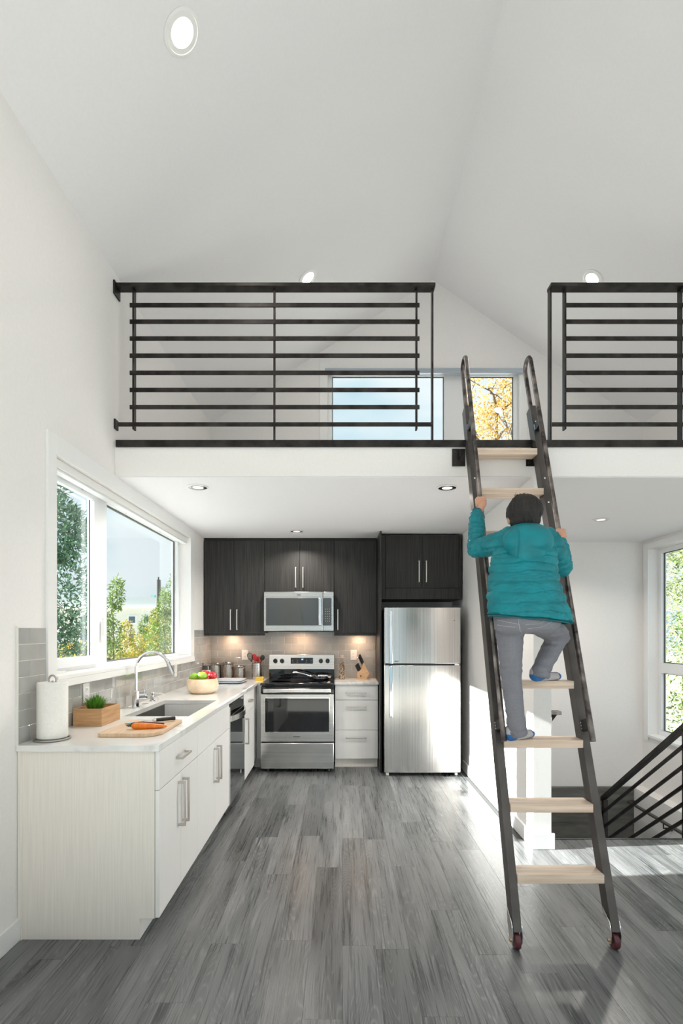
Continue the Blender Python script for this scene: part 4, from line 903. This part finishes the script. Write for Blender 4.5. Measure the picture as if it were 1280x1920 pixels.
# knife block
kb_ = thing('knife_block', 'light wooden knife block slanted on the short worktop', 'knife block', (.235, 5.68, CT))
yk0, yk1 = 5.64, 5.73
MB().prism([(.175, CT), (.275, CT), (.315, CT+.065), (.245, CT+.19), (.215, CT+.10), (.175, CT+.083)], 1, yk0, yk1).build('block', BLOCKW, kb_, .002)
MB().box(.207, .222, yk0-.001, yk0, CT+.03, CT+.048).build('burned_mark', plain('burned_mark', (.15, .07, .03), .6), kb_)
kd = Vector((-.42, -.05, .9)).normalized()
for i, (x, y, z, L) in enumerate(((.245, 5.66, .185, .10), (.232, 5.68, .165, .095), (.240, 5.705, .175, .10), (.188, 5.655, .09, .075), (.200, 5.66, .095, .08), (.213, 5.665, .11, .075), (.20, 5.70, .095, .08))):
    b = Vector((x, y, CT+z+.002)); labs = ('black knife handle, topmost in the block', 'black knife handle just below the topmost one', 'tall black knife handle at the wall side of the block', 'short black knife handle at the lower outer corner of the block',
        'second short knife handle from the outer corner of the block', 'third short knife handle from the outer corner of the block', 'short knife handle behind the lower row of the block')
    k_ = thing('block_knife', labs[i], 'knife', b)
    MB().tube([b, b+kd*L*.5, b+kd*L], [.0085, .0095, .010], 10).build('grip', BLKPLAS, k_); MB().tube([b+kd*(L+.0005), b+kd*(L+.004)], .0095, 10).build('end_cap', NICKEL, k_)

# ============================================================ the climbing child
def remesh(name, m, mat, parent, voxel, smooth_it=6, disp=None, smooth_f=.5):
    me = bpy.data.meshes.new('t'); me.from_pydata(m.v, [], m.f); bm = bmesh.new(); bm.from_mesh(me); bmesh.ops.recalc_face_normals(bm, faces=bm.faces); bm.to_mesh(me); bm.free()
    o = bpy.data.objects.new('t', me); COL.objects.link(o)
    md = o.modifiers.new('r', 'REMESH'); md.mode = 'VOXEL'; md.voxel_size = voxel
    if smooth_it: s = o.modifiers.new('s', 'SMOOTH'); s.iterations = smooth_it; s.factor = smooth_f
    dg = bpy.context.evaluated_depsgraph_get(); nm = bpy.data.meshes.new_from_object(o.evaluated_get(dg)); bpy.data.objects.remove(o)
    n = len(nm.vertices); co = np.empty(n*3); nm.vertices.foreach_get('co', co); co = co.reshape(-1, 3)
    if disp:
        no = np.empty(n*3); nm.vertex_normals.foreach_get('vector', no); no = no.reshape(-1, 3)
        co = disp(co, no)
    co = co-np.array(wloc(parent)); nm.vertices.foreach_set('co', co.ravel()); nm.update()
    nm.polygons.foreach_set('use_smooth', [True]*len(nm.polygons)); nm.name = name
    nm.materials.clear(); nm.materials.append(mat)
    o = bpy.data.objects.new(name, nm); COL.objects.link(o); o.parent = parent
    return o
def cap(m, p0, p1, r0, r1, n=14):
    p0, p1 = Vector(p0), Vector(p1); m.ell(p0, r0, n, 10); m.ell(p1, r1, n, 10); m.cyl(p0, p1, r0, r1, n); return m
def vnoise(co, s, seed=0):
    return np.array([noise.noise(Vector((c[0]*s[0]+seed, c[1]*s[1], c[2]*s[2]))) for c in co])
# joints
hipL, hipR = at(955, 1172, 2.61), at(1018, 1168, 2.61)
knL, anL = at(958, 1268, 2.60), at(968, 1368, 2.555)
knR, anR = at(1045, 1192, 2.77), at(1014, 1263, 2.665)
pel = at(984, 1166, 2.60); chest = at(990, 1060, 2.66); neck = at(985, 1000, 2.70); headc = at(981, 969, 2.74)
shL, shR = at(931, 1022, 2.70), at(1040, 1022, 2.70)
elL, wrL = at(893, 1028, 2.86), at(893, 966, 2.985)
elR, wrR = at(1052, 1062, 2.83), at(1051, 1022, 2.915)
T3, T4 = LH0+2*DH+.041, LH0+3*DH+.041
heelL, toeL = Vector((.835, 2.555, T3)), Vector((1.005, 2.665, T3)); heelR, toeR = Vector((1.005, 2.665, T4)), Vector((1.19, 2.77, T4))
kid = thing('person', 'child in teal quilted hooded jacket and grey jeans climbing the ladder in socks', 'person', (1.0, 2.6, T3))
body = MB()
cap(body, pel+Vector((0, 0, .03)), chest, .06, .08); cap(body, chest, neck-Vector((0, 0, .04)), .09, .06); cap(body, neck-Vector((0, 0, .05)), headc-Vector((0, -.0, .05)), .043, .042)
cap(body, neck-Vector((0, 0, .055)), shL, .040, .030); cap(body, neck-Vector((0, 0, .055)), shR, .040, .030)
for h, k, a, he, to in ((hipL, knL, anL, heelL, toeL), (hipR, knR, anR, heelR, toeR)):
    cap(body, pel+Vector((0, 0, .02)), h+Vector((0, 0, .02)), .055, .045); cap(body, h, k, .055, .042); cap(body, k, a, .040, .028)
    d = (to-he).normalized(); cap(body, a, he+d*.034+Vector((0, 0, .036)), .026, .021); cap(body, he+d*.034+Vector((0, 0, .036)), to-d*.03+Vector((0, 0, .024)), .021, .014)
for s_, e_, w_ in ((shL, elL, wrL), (shR, elR, wrR)):
    cap(body, s_, e_, .030, .027); cap(body, e_, w_, .029, .022)
# head: skull, jaw, ears, nose, facing the rungs and tipped up a little
fwd = Vector((.03, .98, .18)).normalized(); upv = Vector((-.02, -.18, .98)).normalized(); rgt = fwd.cross(upv)
HD = lambda f, u, s: headc+fwd*f+upv*u+rgt*s
body.ell(HD(-.004, .018, 0), (.073, .086, .082)); body.ell(HD(.022, -.032, 0), (.056, .062, .066)); body.ell(HD(.05, -.075, 0), (.028, .026, .022))
body.ell(HD(.088, -.022, 0), (.011, .016, .015)); body.ell(HD(.078, -.004, 0), (.009, .012, .022)); body.ell(HD(.072, -.05, 0), (.022, .014, .010))
for s in (-1, 1): body.ell(HD(-.006, -.014, s*.077), (.010, .018, .027)); body.ell(HD(.062, -.025, s*.034), (.022, .018, .018))
# hands gripping the handrails
def hand(m, h, x, wr, side):
    c = lp(h, x, .072); ax = U; sd = Vector((side, 0, 0)); nn = NRM
    cir = lambda a, off, R_: c+ax*off+(nn*math.cos(a)+sd*math.sin(a))*R_
    for off in (-.020, -.006, .008, .021):        # palm over the near side of the rail
        cap(m, cir(-.55, off, .028), cir(.75, off, .029), .0125, .012, 10)
    cap(m, cir(-.2, -.022, .030), wr, .021, .021)
    for k, (off, r_, ln) in enumerate(((.028, .0086, 1.0), (.0115, .0088, 1.08), (-.005, .0085, 1.0), (-.0205, .0076, .82))):
        a = [.75, 1.45, 2.1, 2.1+.75*ln, 2.1+1.25*ln]
        for i in range(4): cap(m, cir(a[i], off, .0265-.0008*i), cir(a[i+1], off, .0265-.0008*(i+1)), r_*(1-.07*i), r_*(1-.07*(i+1)), 10)
    b = [cir(-.5, .0, .030), cir(-1.15, .012, .029), cir(-1.75, .026, .027), cir(-2.3, .034, .0255)]
    for i in range(3): cap(m, b[i], b[i+1], .0115-.001*i, .0105-.001*i, 10)
hwL, hwR = 2.195, 1.985
hand(body, hwL, xin[0](hwL)-.020, wrL, -1); hand(body, hwR, xin[1](hwR)+.020, wrR, 1)
skin_o = remesh('body', body, SKIN, kid, .0034, 3)
eyeW, eyeD, lip = plain('eye_white', (.8, .8, .78), .2), plain('dark_iris', (.03, .015, .01), .2), plain('lip', (.5, .18, .15), .5)
for s in (-1, 1):
    e = MB().ell(HD(.072, .002, s*.030), .011).build('eye', eyeW, kid); MB().ell(HD(.0795, .002, s*.030), .005).build('iris', eyeD, e)
    MB().tube([HD(.079, .019, s*.018), HD(.080, .023, s*.030), HD(.072, .020, s*.043)], .0025, 8).build('eyebrow', HAIR, kid)
MB().tube([HD(.082, -.050, -.018), HD(.087, -.0495, 0), HD(.082, -.050, .018)], .0035, 8).build('mouth', lip, kid)
# hair
hm = MB(); hm.ell(HD(-.014, .030, 0), (.092, .096, .088)); hm.ell(HD(-.030, -.010, 0), (.078, .074, .078)); hm.ell(HD(.025, .062, .01), (.068, .062, .045)); hm.ell(HD(-.038, -.045, 0), (.062, .048, .045))
hm.ell(HD(-.03, .075, -.01), (.066, .06, .044)); hm.ell(HD(.0, .022, .072), (.016, .045, .045)); hm.ell(HD(.0, .022, -.072), (.016, .045, .045))
def hd(co, no):
    h0 = np.array(headc); f = np.array(fwd); u = np.array(upv); r_ = np.array(rgt); d = co-h0
    ang = np.arctan2(d @ r_, -(d @ f)+.03); el = d @ u
    n1 = np.array([noise.noise(Vector((a*9+1.2*math.sin(e*25), e*12, 3))) for a, e in zip(ang, el)])
    n2 = np.array([noise.noise(Vector((a*26+e*14, e*9, 9))) for a, e in zip(ang, el)])
    return co+no*(n1*.0055+n2*.004)[:, None]
remesh('hair', hm, HAIR, kid, .004, 4, hd)
tf = MB(); RT = random.Random(4)
for i in range(26):
    a = RT.uniform(-1, 1); p = HD(RT.uniform(-.05, .03), .105+RT.uniform(-.006, .004), a*.045-.012); d = (upv*.5+rgt*RT.uniform(-.9, .3)+fwd*RT.uniform(-.4, .4)).normalized()
    tf.tube([p-d*.01, p+d*.012, p+d*.022-upv*.004], [.0016, .0012, .0003], 5)
stuff(tf.build('cowlick', HAIR, kid))
# jacket
jk = MB()
def ring_loft(m, rings, n=36):
    vs_ = []
    for c, rx, ry, tw in rings:
        c = Vector(c); 
        for k in range(n):
            a = 2*PI*k/n; vs_.append(c+Vector((rx*math.copysign(abs(math.cos(a))**.85, math.cos(a)), ry*math.sin(a), tw*math.cos(a))))
    N = len(rings)
    m.add(vs_, [(i*n+k, i*n+(k+1) % n, (i+1)*n+(k+1) % n, (i+1)*n+k) for i in range(N-1) for k in range(n)]+[tuple(reversed(range(n))), tuple(range((N-1)*n, N*n))])
ring_loft(jk, [(at(990, 1158, 2.585), .207, .118, -.020), (at(988, 1146, 2.59), .201, .122, -.016), (at(984, 1122, 2.60), .190, .120, -.010), (at(981, 1095, 2.62), .180, .116, -.004), (at(981, 1065, 2.64), .174, .112, 0), (at(983, 1040, 2.66), .168, .104, 0), (at(985, 1020, 2.68), .150, .090, 0), (at(986, 1004, 2.70), .105, .068, 0), (at(986, 996, 2.705), .07, .05, 0)])
# flared hem corner by the ladder rail
ring_loft(jk, [(at(1053, 1160, 2.60), .052, .075, -.030), (at(1046, 1143, 2.61), .054, .082, -.022), (at(1036, 1115, 2.63), .05, .085, -.008), (at(1022, 1078, 2.65), .045, .08, 0)], 24)
cap(jk, shL+Vector((.03, 0, .01)), elL, .064, .052); cap(jk, elL, wrL-(wrL-elL).normalized()*.012, .053, .042); cap(jk, shR+Vector((-.03, 0, .01)), elR, .066, .060); cap(jk, elR, wrR-(wrR-elR).normalized()*.004, .060, .043)
cap(jk, at(950, 1012, 2.69), at(1022, 1012, 2.69), .060, .060)
def jd(co, no):
    z = co[:, 2]; nz_ = vnoise(co, (6, 6, 6)); n2 = vnoise(co, (18, 18, 26), 5); n3 = vnoise(co, (9, 9, 34), 11)
    c = np.array(at(985, 1020, 2.6))
    ph = (z+.020*nz_+.006*n2+.20*(co[:, 0]-.96)**2)/.050
    q = np.abs(np.sin(PI*ph))**.33
    # sleeves: quilting follows the arm
    for (a, b) in ((shL, elL), (elL, wrL), (shR, elR), (elR, wrR)):
        A, Bv = np.array(a), np.array(b); ab = Bv-A; t = ((co-A) @ ab)/(ab @ ab); dist = np.linalg.norm(co-(A+np.clip(t, 0, 1)[:, None]*ab), axis=1)
        msk = (dist < .075) & (t > .25 if (a is shL or a is shR) else t > -.1) & ((co[:, 0] < .80) | (co[:, 0] > 1.15))
        ph2 = (t*np.linalg.norm(ab)+.012*nz_)/.042; q = np.where(msk, np.abs(np.sin(PI*ph2))**.35*.8, q)
    return co+no*(q*.0105-.006+n2*.0030+n3*.0036+vnoise(co, (60, 30, 26), 40)*.0016+(np.abs(vnoise(co, (22, 22, 60), 31))*-.006))[:, None]
remesh('jacket', jk, JACKET, kid, .0038, 8, jd)
hood = MB(); q = Vector((0, 0, 1)).rotation_difference(Vector((0, -.25, 1)).normalized())
hood.ell(at(989, 1016, 2.585), (.132, .080, .088), 28, 16, q); hood.ell(at(988, 1002, 2.650), (.118, .085, .056), 28, 16, q); hood.ell(at(989, 1034, 2.575), (.098, .055, .078), 28, 16, q); hood.ell(at(987, 1000, 2.60), (.095, .055, .045), 28, 16, q)
hood.ell(at(952, 1002, 2.68), (.045, .07, .04)); hood.ell(at(1024, 1004, 2.68), (.045, .07, .04))
def hdd(co, no):
    n1 = vnoise(co, (7, 7, 9), 2); n2 = vnoise(co, (17, 17, 22), 7); x = co[:, 0]-at(978, 1000, 2.6)[0]
    seam = np.exp(-((x+.045)/.0035)**2)*-.005
    return co+no*(n1*.009+n2*.0035+seam)[:, None]
remesh('hood', hood, JACKET, kid, .0042, 6, hdd)
# hem and cuffs binding
hb_ = MB(); pts = []
for i in range(49):
    a = 2*PI*i/48; c = at(990, 1160, 2.585); pts.append(c+Vector((.200*math.copysign(abs(math.cos(a))**.85, math.cos(a)), .113*math.sin(a), -.020*math.cos(a)-.005)))
hb_.tube(pts, .0045, 8); hb_.build('hem_binding', JACKD, kid)
for w_, e_, rr in ((wrL, elL, .034), (wrR, elR, .035)):
    d = (w_-e_).normalized(); MB().cyl(w_+d*.012, w_+d*.034, rr, rr-.004, 24).build('cuff', JACKD, kid, .003)
# jeans
jn = MB()
ring_loft(jn, [(at(982, 1146, 2.59), .140, .098, 0), (at(982, 1158, 2.59), .150, .108, 0), (at(984, 1172, 2.59), .150, .108, 0), (at(984, 1184, 2.60), .125, .088, 0)], 32)
jn.ell(at(957, 1170, 2.575), (.082, .086, .066)); jn.ell(at(1014, 1169, 2.575), (.088, .088, .060))
cap(jn, hipL, knL, .072, .051); cap(jn, knL, anL+Vector((0, 0, .012)), .050, .043); cap(jn, hipR, knR, .072, .060); cap(jn, knR, anR+Vector((0, 0, .022)), .057, .045)
cL, cR = anL+Vector((.005, 0, .0)), anR+Vector((0, 0, .008))
def jnd(co, no):
    n1 = vnoise(co, (5, 5, 26), 1); n2 = vnoise(co, (12, 12, 40), 4)
    w_ = np.zeros(len(co))
    for k in (knL, knR, anL, anR, hipL, hipR): w_ = np.maximum(w_, np.exp(-((co[:, 2]-k.z)/.07)**2)*(np.abs(co[:, 0]-k.x) < .12))
    fold = 1-np.abs(n1)*2
    return co+no*((fold*.0045+n2*.003)*(.35+.9*w_))[:, None]
jo = remesh('jeans', jn, JEANS, kid, .0052, 5, jnd)
for c, rr, d in ((anL+Vector((.006, -.002, -.010)), .0465, Vector((-.25, -.1, 1))), (anR+Vector((.0, -.002, .0)), .046, Vector((.2, .1, 1)))):
    d.normalize(); cm = MB().tube([c+d*-.020, c+d*-.012, c+d*.0, c+d*.012, c+d*.018], [rr*.86, rr*.99, rr*1.0, rr*.98, rr*.85], 26).build('trouser_cuff', JEANS, kid)
# pocket and yoke stitching that sits on the seat of the jeans
from mathutils.bvhtree import BVHTree
bvh = BVHTree.FromPolygons([v.co+kid.location for v in jo.data.vertices], [tuple(p.vertices) for p in jo.data.polygons])
cp_ = Vector((0, 0, HC))
STT = plain('pale_stitching', (.42, .42, .44), .8)
def stitch(pix, r=.0012):
    out = []
    for i in range(len(pix)-1):
        for t in np.linspace(0, 1, 7, endpoint=(i == len(pix)-2)):
            px = pix[i][0]*(1-t)+pix[i+1][0]*t; py = pix[i][1]*(1-t)+pix[i+1][1]*t
            p = at(px, py, 2.0); h = bvh.ray_cast(Vector((p.x*2.55/2.0, 2.2, HC+(p.z-HC)*2.55/2.0)), Vector((0, 1, 0)))
            if h[0] is not None: out.append(h[0]+Vector((0, -.0012, 0)))
    if len(out) > 2: MB().tube(out, r, 6).build('seam', STT, kid)
stitch([(926, 1161), (945, 1167), (966, 1171), (968, 1180)]); stitch([(926, 1170), (940, 1174), (958, 1176)]); stitch([(975, 1172), (1000, 1170), (1018, 1160), (1024, 1155)]); stitch([(982, 1179), (1005, 1176), (1028, 1164)])
stitch([(963, 1153), (964, 1170), (968, 1182), (978, 1190)])
# socks
for he, to, an in ((heelL, toeL, anL), (heelR, toeR, anR)):
    z0 = he.z; up_ = Vector((0, 0, 1)); d = (to-he).normalized(); m = MB()
    cap(m, an+Vector((0, 0, .01)), he+d*.028+up_*.048, .036, .036); m.ell(he+d*.026+up_*.034, (.035, .035, .033)); cap(m, he+d*.03+up_*.031, he+d*.10+up_*.030, .030, .028)
    cap(m, an+d*.012, he+d*.10+up_*.032, .032, .027); cap(m, he+d*.09+up_*.025, to-d*.028+up_*.0235, .0245, .023); m.ell(to-d*.026+up_*.022, (.027, .027, .0215))
    fl_ = lambda co, no: np.column_stack([co[:, 0], co[:, 1], np.maximum(co[:, 2], z0+.0012)])
    s_o = remesh('sock', m, SOCK, kid, .004, 4, fl_)
    s_o.data.materials.append(SOCKB)
    for p in s_o.data.polygons:
        c = p.center+kid.location-he; t = c.dot(d)
        if t > (to-he).length-.030 or (t < .052-.35*max(0, c.z-.012)*1.6 and c.z < .040): p.material_index = 1

# ============================================================ outside
GND = grained('pale_bounce_ground', (.38, .38, .37), (.52, .52, .50), (1, 1, 1), .9, nscale=2.5)  # tone made pale to bounce sun up through the windows
gm = struct(MB().box(-70, XL-.5, -20, 90, -2.6, -2.5).box(XR+.4, 60, -20, 90, -2.6, -2.5).box(XL-.5, XR+.4, YB+.4, 90, -2.6, -2.5).build('ground', GND, None, 0, smooth=0))
BARK = grained('grey_bark', (.10, .08, .06), (.22, .18, .14), (8, 8, 1), .9, nscale=5, bump=.5)
LDARK = leafmat('dark_green_leaf', (.018, .06, .035), (.07, .15, .07), .25); LYEL = leafmat('yellow_green_leaf', (.16, .22, .03), (.55, .38, .05), .4); LAUT = leafmat('autumn_gold_leaf', (.50, .30, .05), (.75, .52, .16), .5)
LMID = leafmat('mid_green_leaf', (.07, .14, .03), (.24, .32, .08), .35); LPALE = leafmat('pale_dry_leaf', (.25, .30, .12), (.55, .52, .33), .4)
def leaf(m, p, d, L, w_, rnd):
    s = d.cross(Vector((rnd.uniform(-1, 1), rnd.uniform(-1, 1), rnd.uniform(-1, 1)))).normalized(); n = d.cross(s)*L*.08
    m.add([p, p+d*L*.45-s*w_, p+d*L, p+d*L*.45+s*w_, p+d*L*.5+n], [(0, 1, 4), (1, 2, 4), (2, 3, 4), (3, 0, 4)])
def rv(rnd): 
    while True:
        v = Vector((rnd.uniform(-1, 1), rnd.uniform(-1, 1), rnd.uniform(-1, 1)))
        if .05 < v.length < 1: return v
def tree(label, name, base, trunk_h, clumps, nl, L, w_, lm, seed, tr=.06, spread=1, cat='tree', droop=0, nbr=40):
    rnd = random.Random(seed); t = thing(name, label, cat, base); b = Vector(base)
    top = b+Vector((rnd.uniform(-.1, .1), rnd.uniform(-.1, .1), trunk_h))
    MB().tube([b, b.lerp(top, .5)+Vector((.03, .02, 0)), top], [tr, tr*.75, tr*.3], 10).build('trunk', BARK, t)
    br = MB(); m = MB()
    for c, r in clumps:
        c = Vector(c); r = Vector(r) if not isinstance(r, (int, float)) else Vector((r, r, r))
        s0 = b.lerp(top, max(.1, min(1, (c.z-r.z*.6-b.z)/max(trunk_h, .1))))
        br.tube([s0, s0.lerp(c, .5)+rv(rnd)*.1, c], [tr*.35, tr*.22, tr*.1], 6)
        nodes = [(c, tr*.12), (s0.lerp(c, .75), tr*.14), (s0.lerp(c, .9), tr*.13)]
        for k in range(nbr//len(clumps)+2):
            v = rv(rnd); v = v.normalized()*v.length**.7; e = c+Vector((v.x*r.x, v.y*r.y, v.z*r.z))
            st_, rr0 = min(nodes, key=lambda q: (q[0]-e).length*rnd.uniform(.8, 1.6)); mid = st_.lerp(e, .5)+rv(rnd)*.12*(e-st_).length+Vector((0, 0, .05*(e-st_).length))
            br.tube([st_, mid, e], [rr0, rr0*.75, rr0*.4], 4); nodes += [(mid, rr0*.7), (e, rr0*.5)]
        vol = r.x*r.y*r.z
        for k in range(int(nl/len(clumps))):
            v = rv(rnd); v = v.normalized()*(v.length**.6); p = c+Vector((v.x*r.x, v.y*r.y, v.z*r.z)); d = (rv(rnd)+v*.6+Vector((0, 0, -droop))).normalized(); leaf(m, p, d, L*rnd.uniform(.6, 1.2), w_*rnd.uniform(.7, 1.2), rnd)
    stuff(br.build('branches', PBARK if cat == 'thicket' else BARK, t)); stuff(m.build('foliage', lm, t, smooth=0)); return t
G0 = -2.5; PBARK = grained('pale_bark', (.34, .30, .25), (.55, .52, .46), (8, 8, 1), .9, nscale=5)
tree('dense dark evergreen tree filling the small sink-window pane', 'evergreen_tree', (-3.9, 6.75, G0), 4.6, [((-3.75, 6.55, 1.9), (.62, .55, .65)), ((-3.7, 6.5, 2.75), (.42, .4, .42)), ((-3.85, 6.6, 1.1), (.60, .55, .6)), ((-4.15, 6.8, 3.6), (.45, .4, .6)), ((-4.1, 6.7, 4.4), (.4, .4, .4)), ((-3.8, 6.5, .4), (.6, .5, .5))], 12000, .105, .015, LDARK, 11, .07, nbr=60)
for i, (px, Y, top, nl, lab, lm, rx) in enumerate((
    (212, 8.7, 1098, 1500, 'young slender tree nearest the window mullion with top leaves against the sky', LMID, .34), (198, 10.1, 1150, 1800, 'leafy dark shrub tree low beside the mullion', LDARK, .38),
    (232, 11.5, 1175, 1700, 'thin yellowing sapling second from the mullion', LYEL, .36), (250, 13.0, 1200, 1500, 'low yellow sapling in the middle of the large pane', LYEL, .45),
    (268, 14.6, 1165, 2200, 'round green bush tree in the middle of the large pane', LMID, .42), (292, 13.2, 1150, 2400, 'bright yellow-green tree beside the utility pole', LYEL, .5),
    (308, 11.2, 1120, 2200, 'tall feathery tree at the far edge of the large pane', LMID, .42), (328, 15.0, 1080, 2000, 'tallest feathery tree behind the far window jamb', LMID, .55))):
    rx *= Y/11.0; nl = int(nl*1.2); x = (px-640)*Y/F; zt = HC+(1185-top)*Y/F; H_ = zt-G0
    cl = [((x+R.uniform(-.12, .12), Y+R.uniform(-.2, .2), zt-.15-k*.36), (rx*(.35+.16*k), rx*(.35+.16*k), .30)) for k in range(5)]
    tree(lab, 'sapling', (x, Y, G0), H_-.1, cl, nl, .085, .0125, lm, 30+i, .025, nbr=60, droop=.3)
tree('tangled yellow-green hedge low behind the sink window', 'hedge', (-6.6, 17.4, G0), 2.2, [((-8.3+i*.5, 17.4+.25*(i % 3), .25+.12*math.sin(i*2.1)), (.55, .5, .5)) for i in range(9)], 9000, .11, .018, LYEL, 60, .04, cat='hedge', nbr=160)
tree('leafy green shrub low behind the small sink-window pane', 'shrub', (-4.7, 8.4, G0), 2.2, [((-4.7, 8.5, .2), (.5, .45, .45)), ((-4.45, 8.5, .85), (.35, .4, .4)), ((-4.3, 8.6, .3), (.35, .45, .5))], 3500, .11, .02, LYEL, 61, .03, cat='shrub', nbr=80)
# street building and pole
CREAM = plain('cream_stucco', (.72, .70, .60), .8); GREYST = plain('grey_parapet', (.42, .45, .45), .8); FWIN = plain('far_window_glass', (.10, .14, .17), .1)
nb = thing('flat_roofed_building', 'cream flat-roofed building with grey parapet seen through the sink window', 'building', (-16, 38, G0))
YBd = 36.0
xz = lambda px: (px-640)*YBd/F; zz_ = lambda py: HC+(1185-py)*YBd/F
B('wall', CREAM, nb, xz(40), xz(330), YBd, YBd+10, G0, zz_(1138), 0); B('parapet', GREYST, nb, xz(40)-.1, xz(330)+.1, YBd-.15, YBd+10.1, zz_(1138), zz_(1120), 0); B('cornice', TRIM, nb, xz(40)-.15, xz(330)+.15, YBd-.3, YBd+10.2, zz_(1140), zz_(1137), 0)
for i, (a, b) in enumerate(((105, 118), (150, 165), (192, 204), (240, 256), (268, 284), (296, 310))):
    for t_, u_ in ((1154, 1170), (1186, 1206)):
        wf = B('window', TRIM, nb, xz(a), xz(b), YBd-.06, YBd, zz_(u_), zz_(t_), 0); B('pane', FWIN, wf, xz(a)+.08, xz(b)-.08, YBd-.09, YBd-.061, zz_(u_)+.08, zz_(t_)-.08, 0)
for a, h in ((273, 1113), (282, 1110)): B('roof_vent', plain('green_copper', (.25, .5, .45), .6) if 'green_copper' not in bpy.data.materials else bpy.data.materials['green_copper'], nb, xz(a), xz(a)+.28, YBd+1, YBd+1.3, zz_(1120), zz_(h), 0)
up_ = thing('utility_pole', 'dark wooden utility pole standing against the sky in the sink window', 'pole', (-8.1, 22, G0))
xp = (297-640)*22/F; MB().cyl((xp, 22, G0), (xp, 22, HC+(1185-1087)*22/F), .13, .10).build('shaft', plain('creosoted_wood', (.10, .10, .10), .9), up_); MB().cyl((xp, 22, HC+98*22/F+.001), (xp, 22, HC+103*22/F), .03).build('pin', DARKGREY, up_)
# autumn tree by the loft window
tree('golden autumn tree seen through the loft window', 'autumn_tree', (3.2, 10.5, G0), 8.6, [((2.95, 10.2, 6.35), (.75, .6, .45)), ((3.5, 10.4, 5.7), (.7, .6, .5)), ((2.6, 10.2, 5.5), (.55, .5, .45)), ((3.3, 10.6, 4.9), (.8, .6, .5)), ((3.9, 10.4, 6.3), (.7, .6, .6)), ((2.7, 10.4, 4.7), (.6, .5, .35))], 6500, .06, .019, LAUT, 81, .10, nbr=170)
# thicket beyond the stairwell window
for i, (x, y, z, lm, lab, seed) in enumerate(((5.3, 7.2, G0, LMID, 'tangled green thicket close outside the stairwell window', 91), (7.6, 11.2, G0, LPALE, 'dry pale branches behind the stairwell window thicket', 92))):
    tree(lab, 'thicket', (x, y, z), 5.0, [((x+dx, y+dy, h), (.65, .65, .6)) for h in (-.6, .3, 1.1, 1.9, 2.7, 3.5) for dx, dy in ((-.3, -.5), (.5, .5))], 9000, .075, .015, lm, seed, .10, cat='thicket', nbr=700)
print('objects', len(bpy.data.objects))
# repeats of a kind share a group
GR = {'apple': 'apples in the wooden bowl', 'plate': 'square plates stacked on the worktop', 'canister': 'steel canisters in the tiled corner', 'block_knife': 'knives in the knife block',
      'sapling': 'young trees outside the sink window', 'wall_outlet': 'outlets on the tiled walls', 'wall_cabinet': 'dark wall cabinets', 'base_cabinet': 'white base cabinets under the long worktop',
      'loft_railing': 'flat-bar railings along the loft edge', 'worktop': 'quartz worktops', 'puck_light': 'puck lights under the wall cabinets', 'thicket': 'thicket outside the stairwell window'}
for o in bpy.data.objects:
    if o.parent is None and 'category' in o.keys():
        n = o.name.split('.')[0]
        if n in GR: o['group'] = GR[n]
        elif n == 'recessed_light': o['group'] = 'recessed lights in the vaulted ceiling' if o.location.z > 3 else 'recessed lights under the loft'
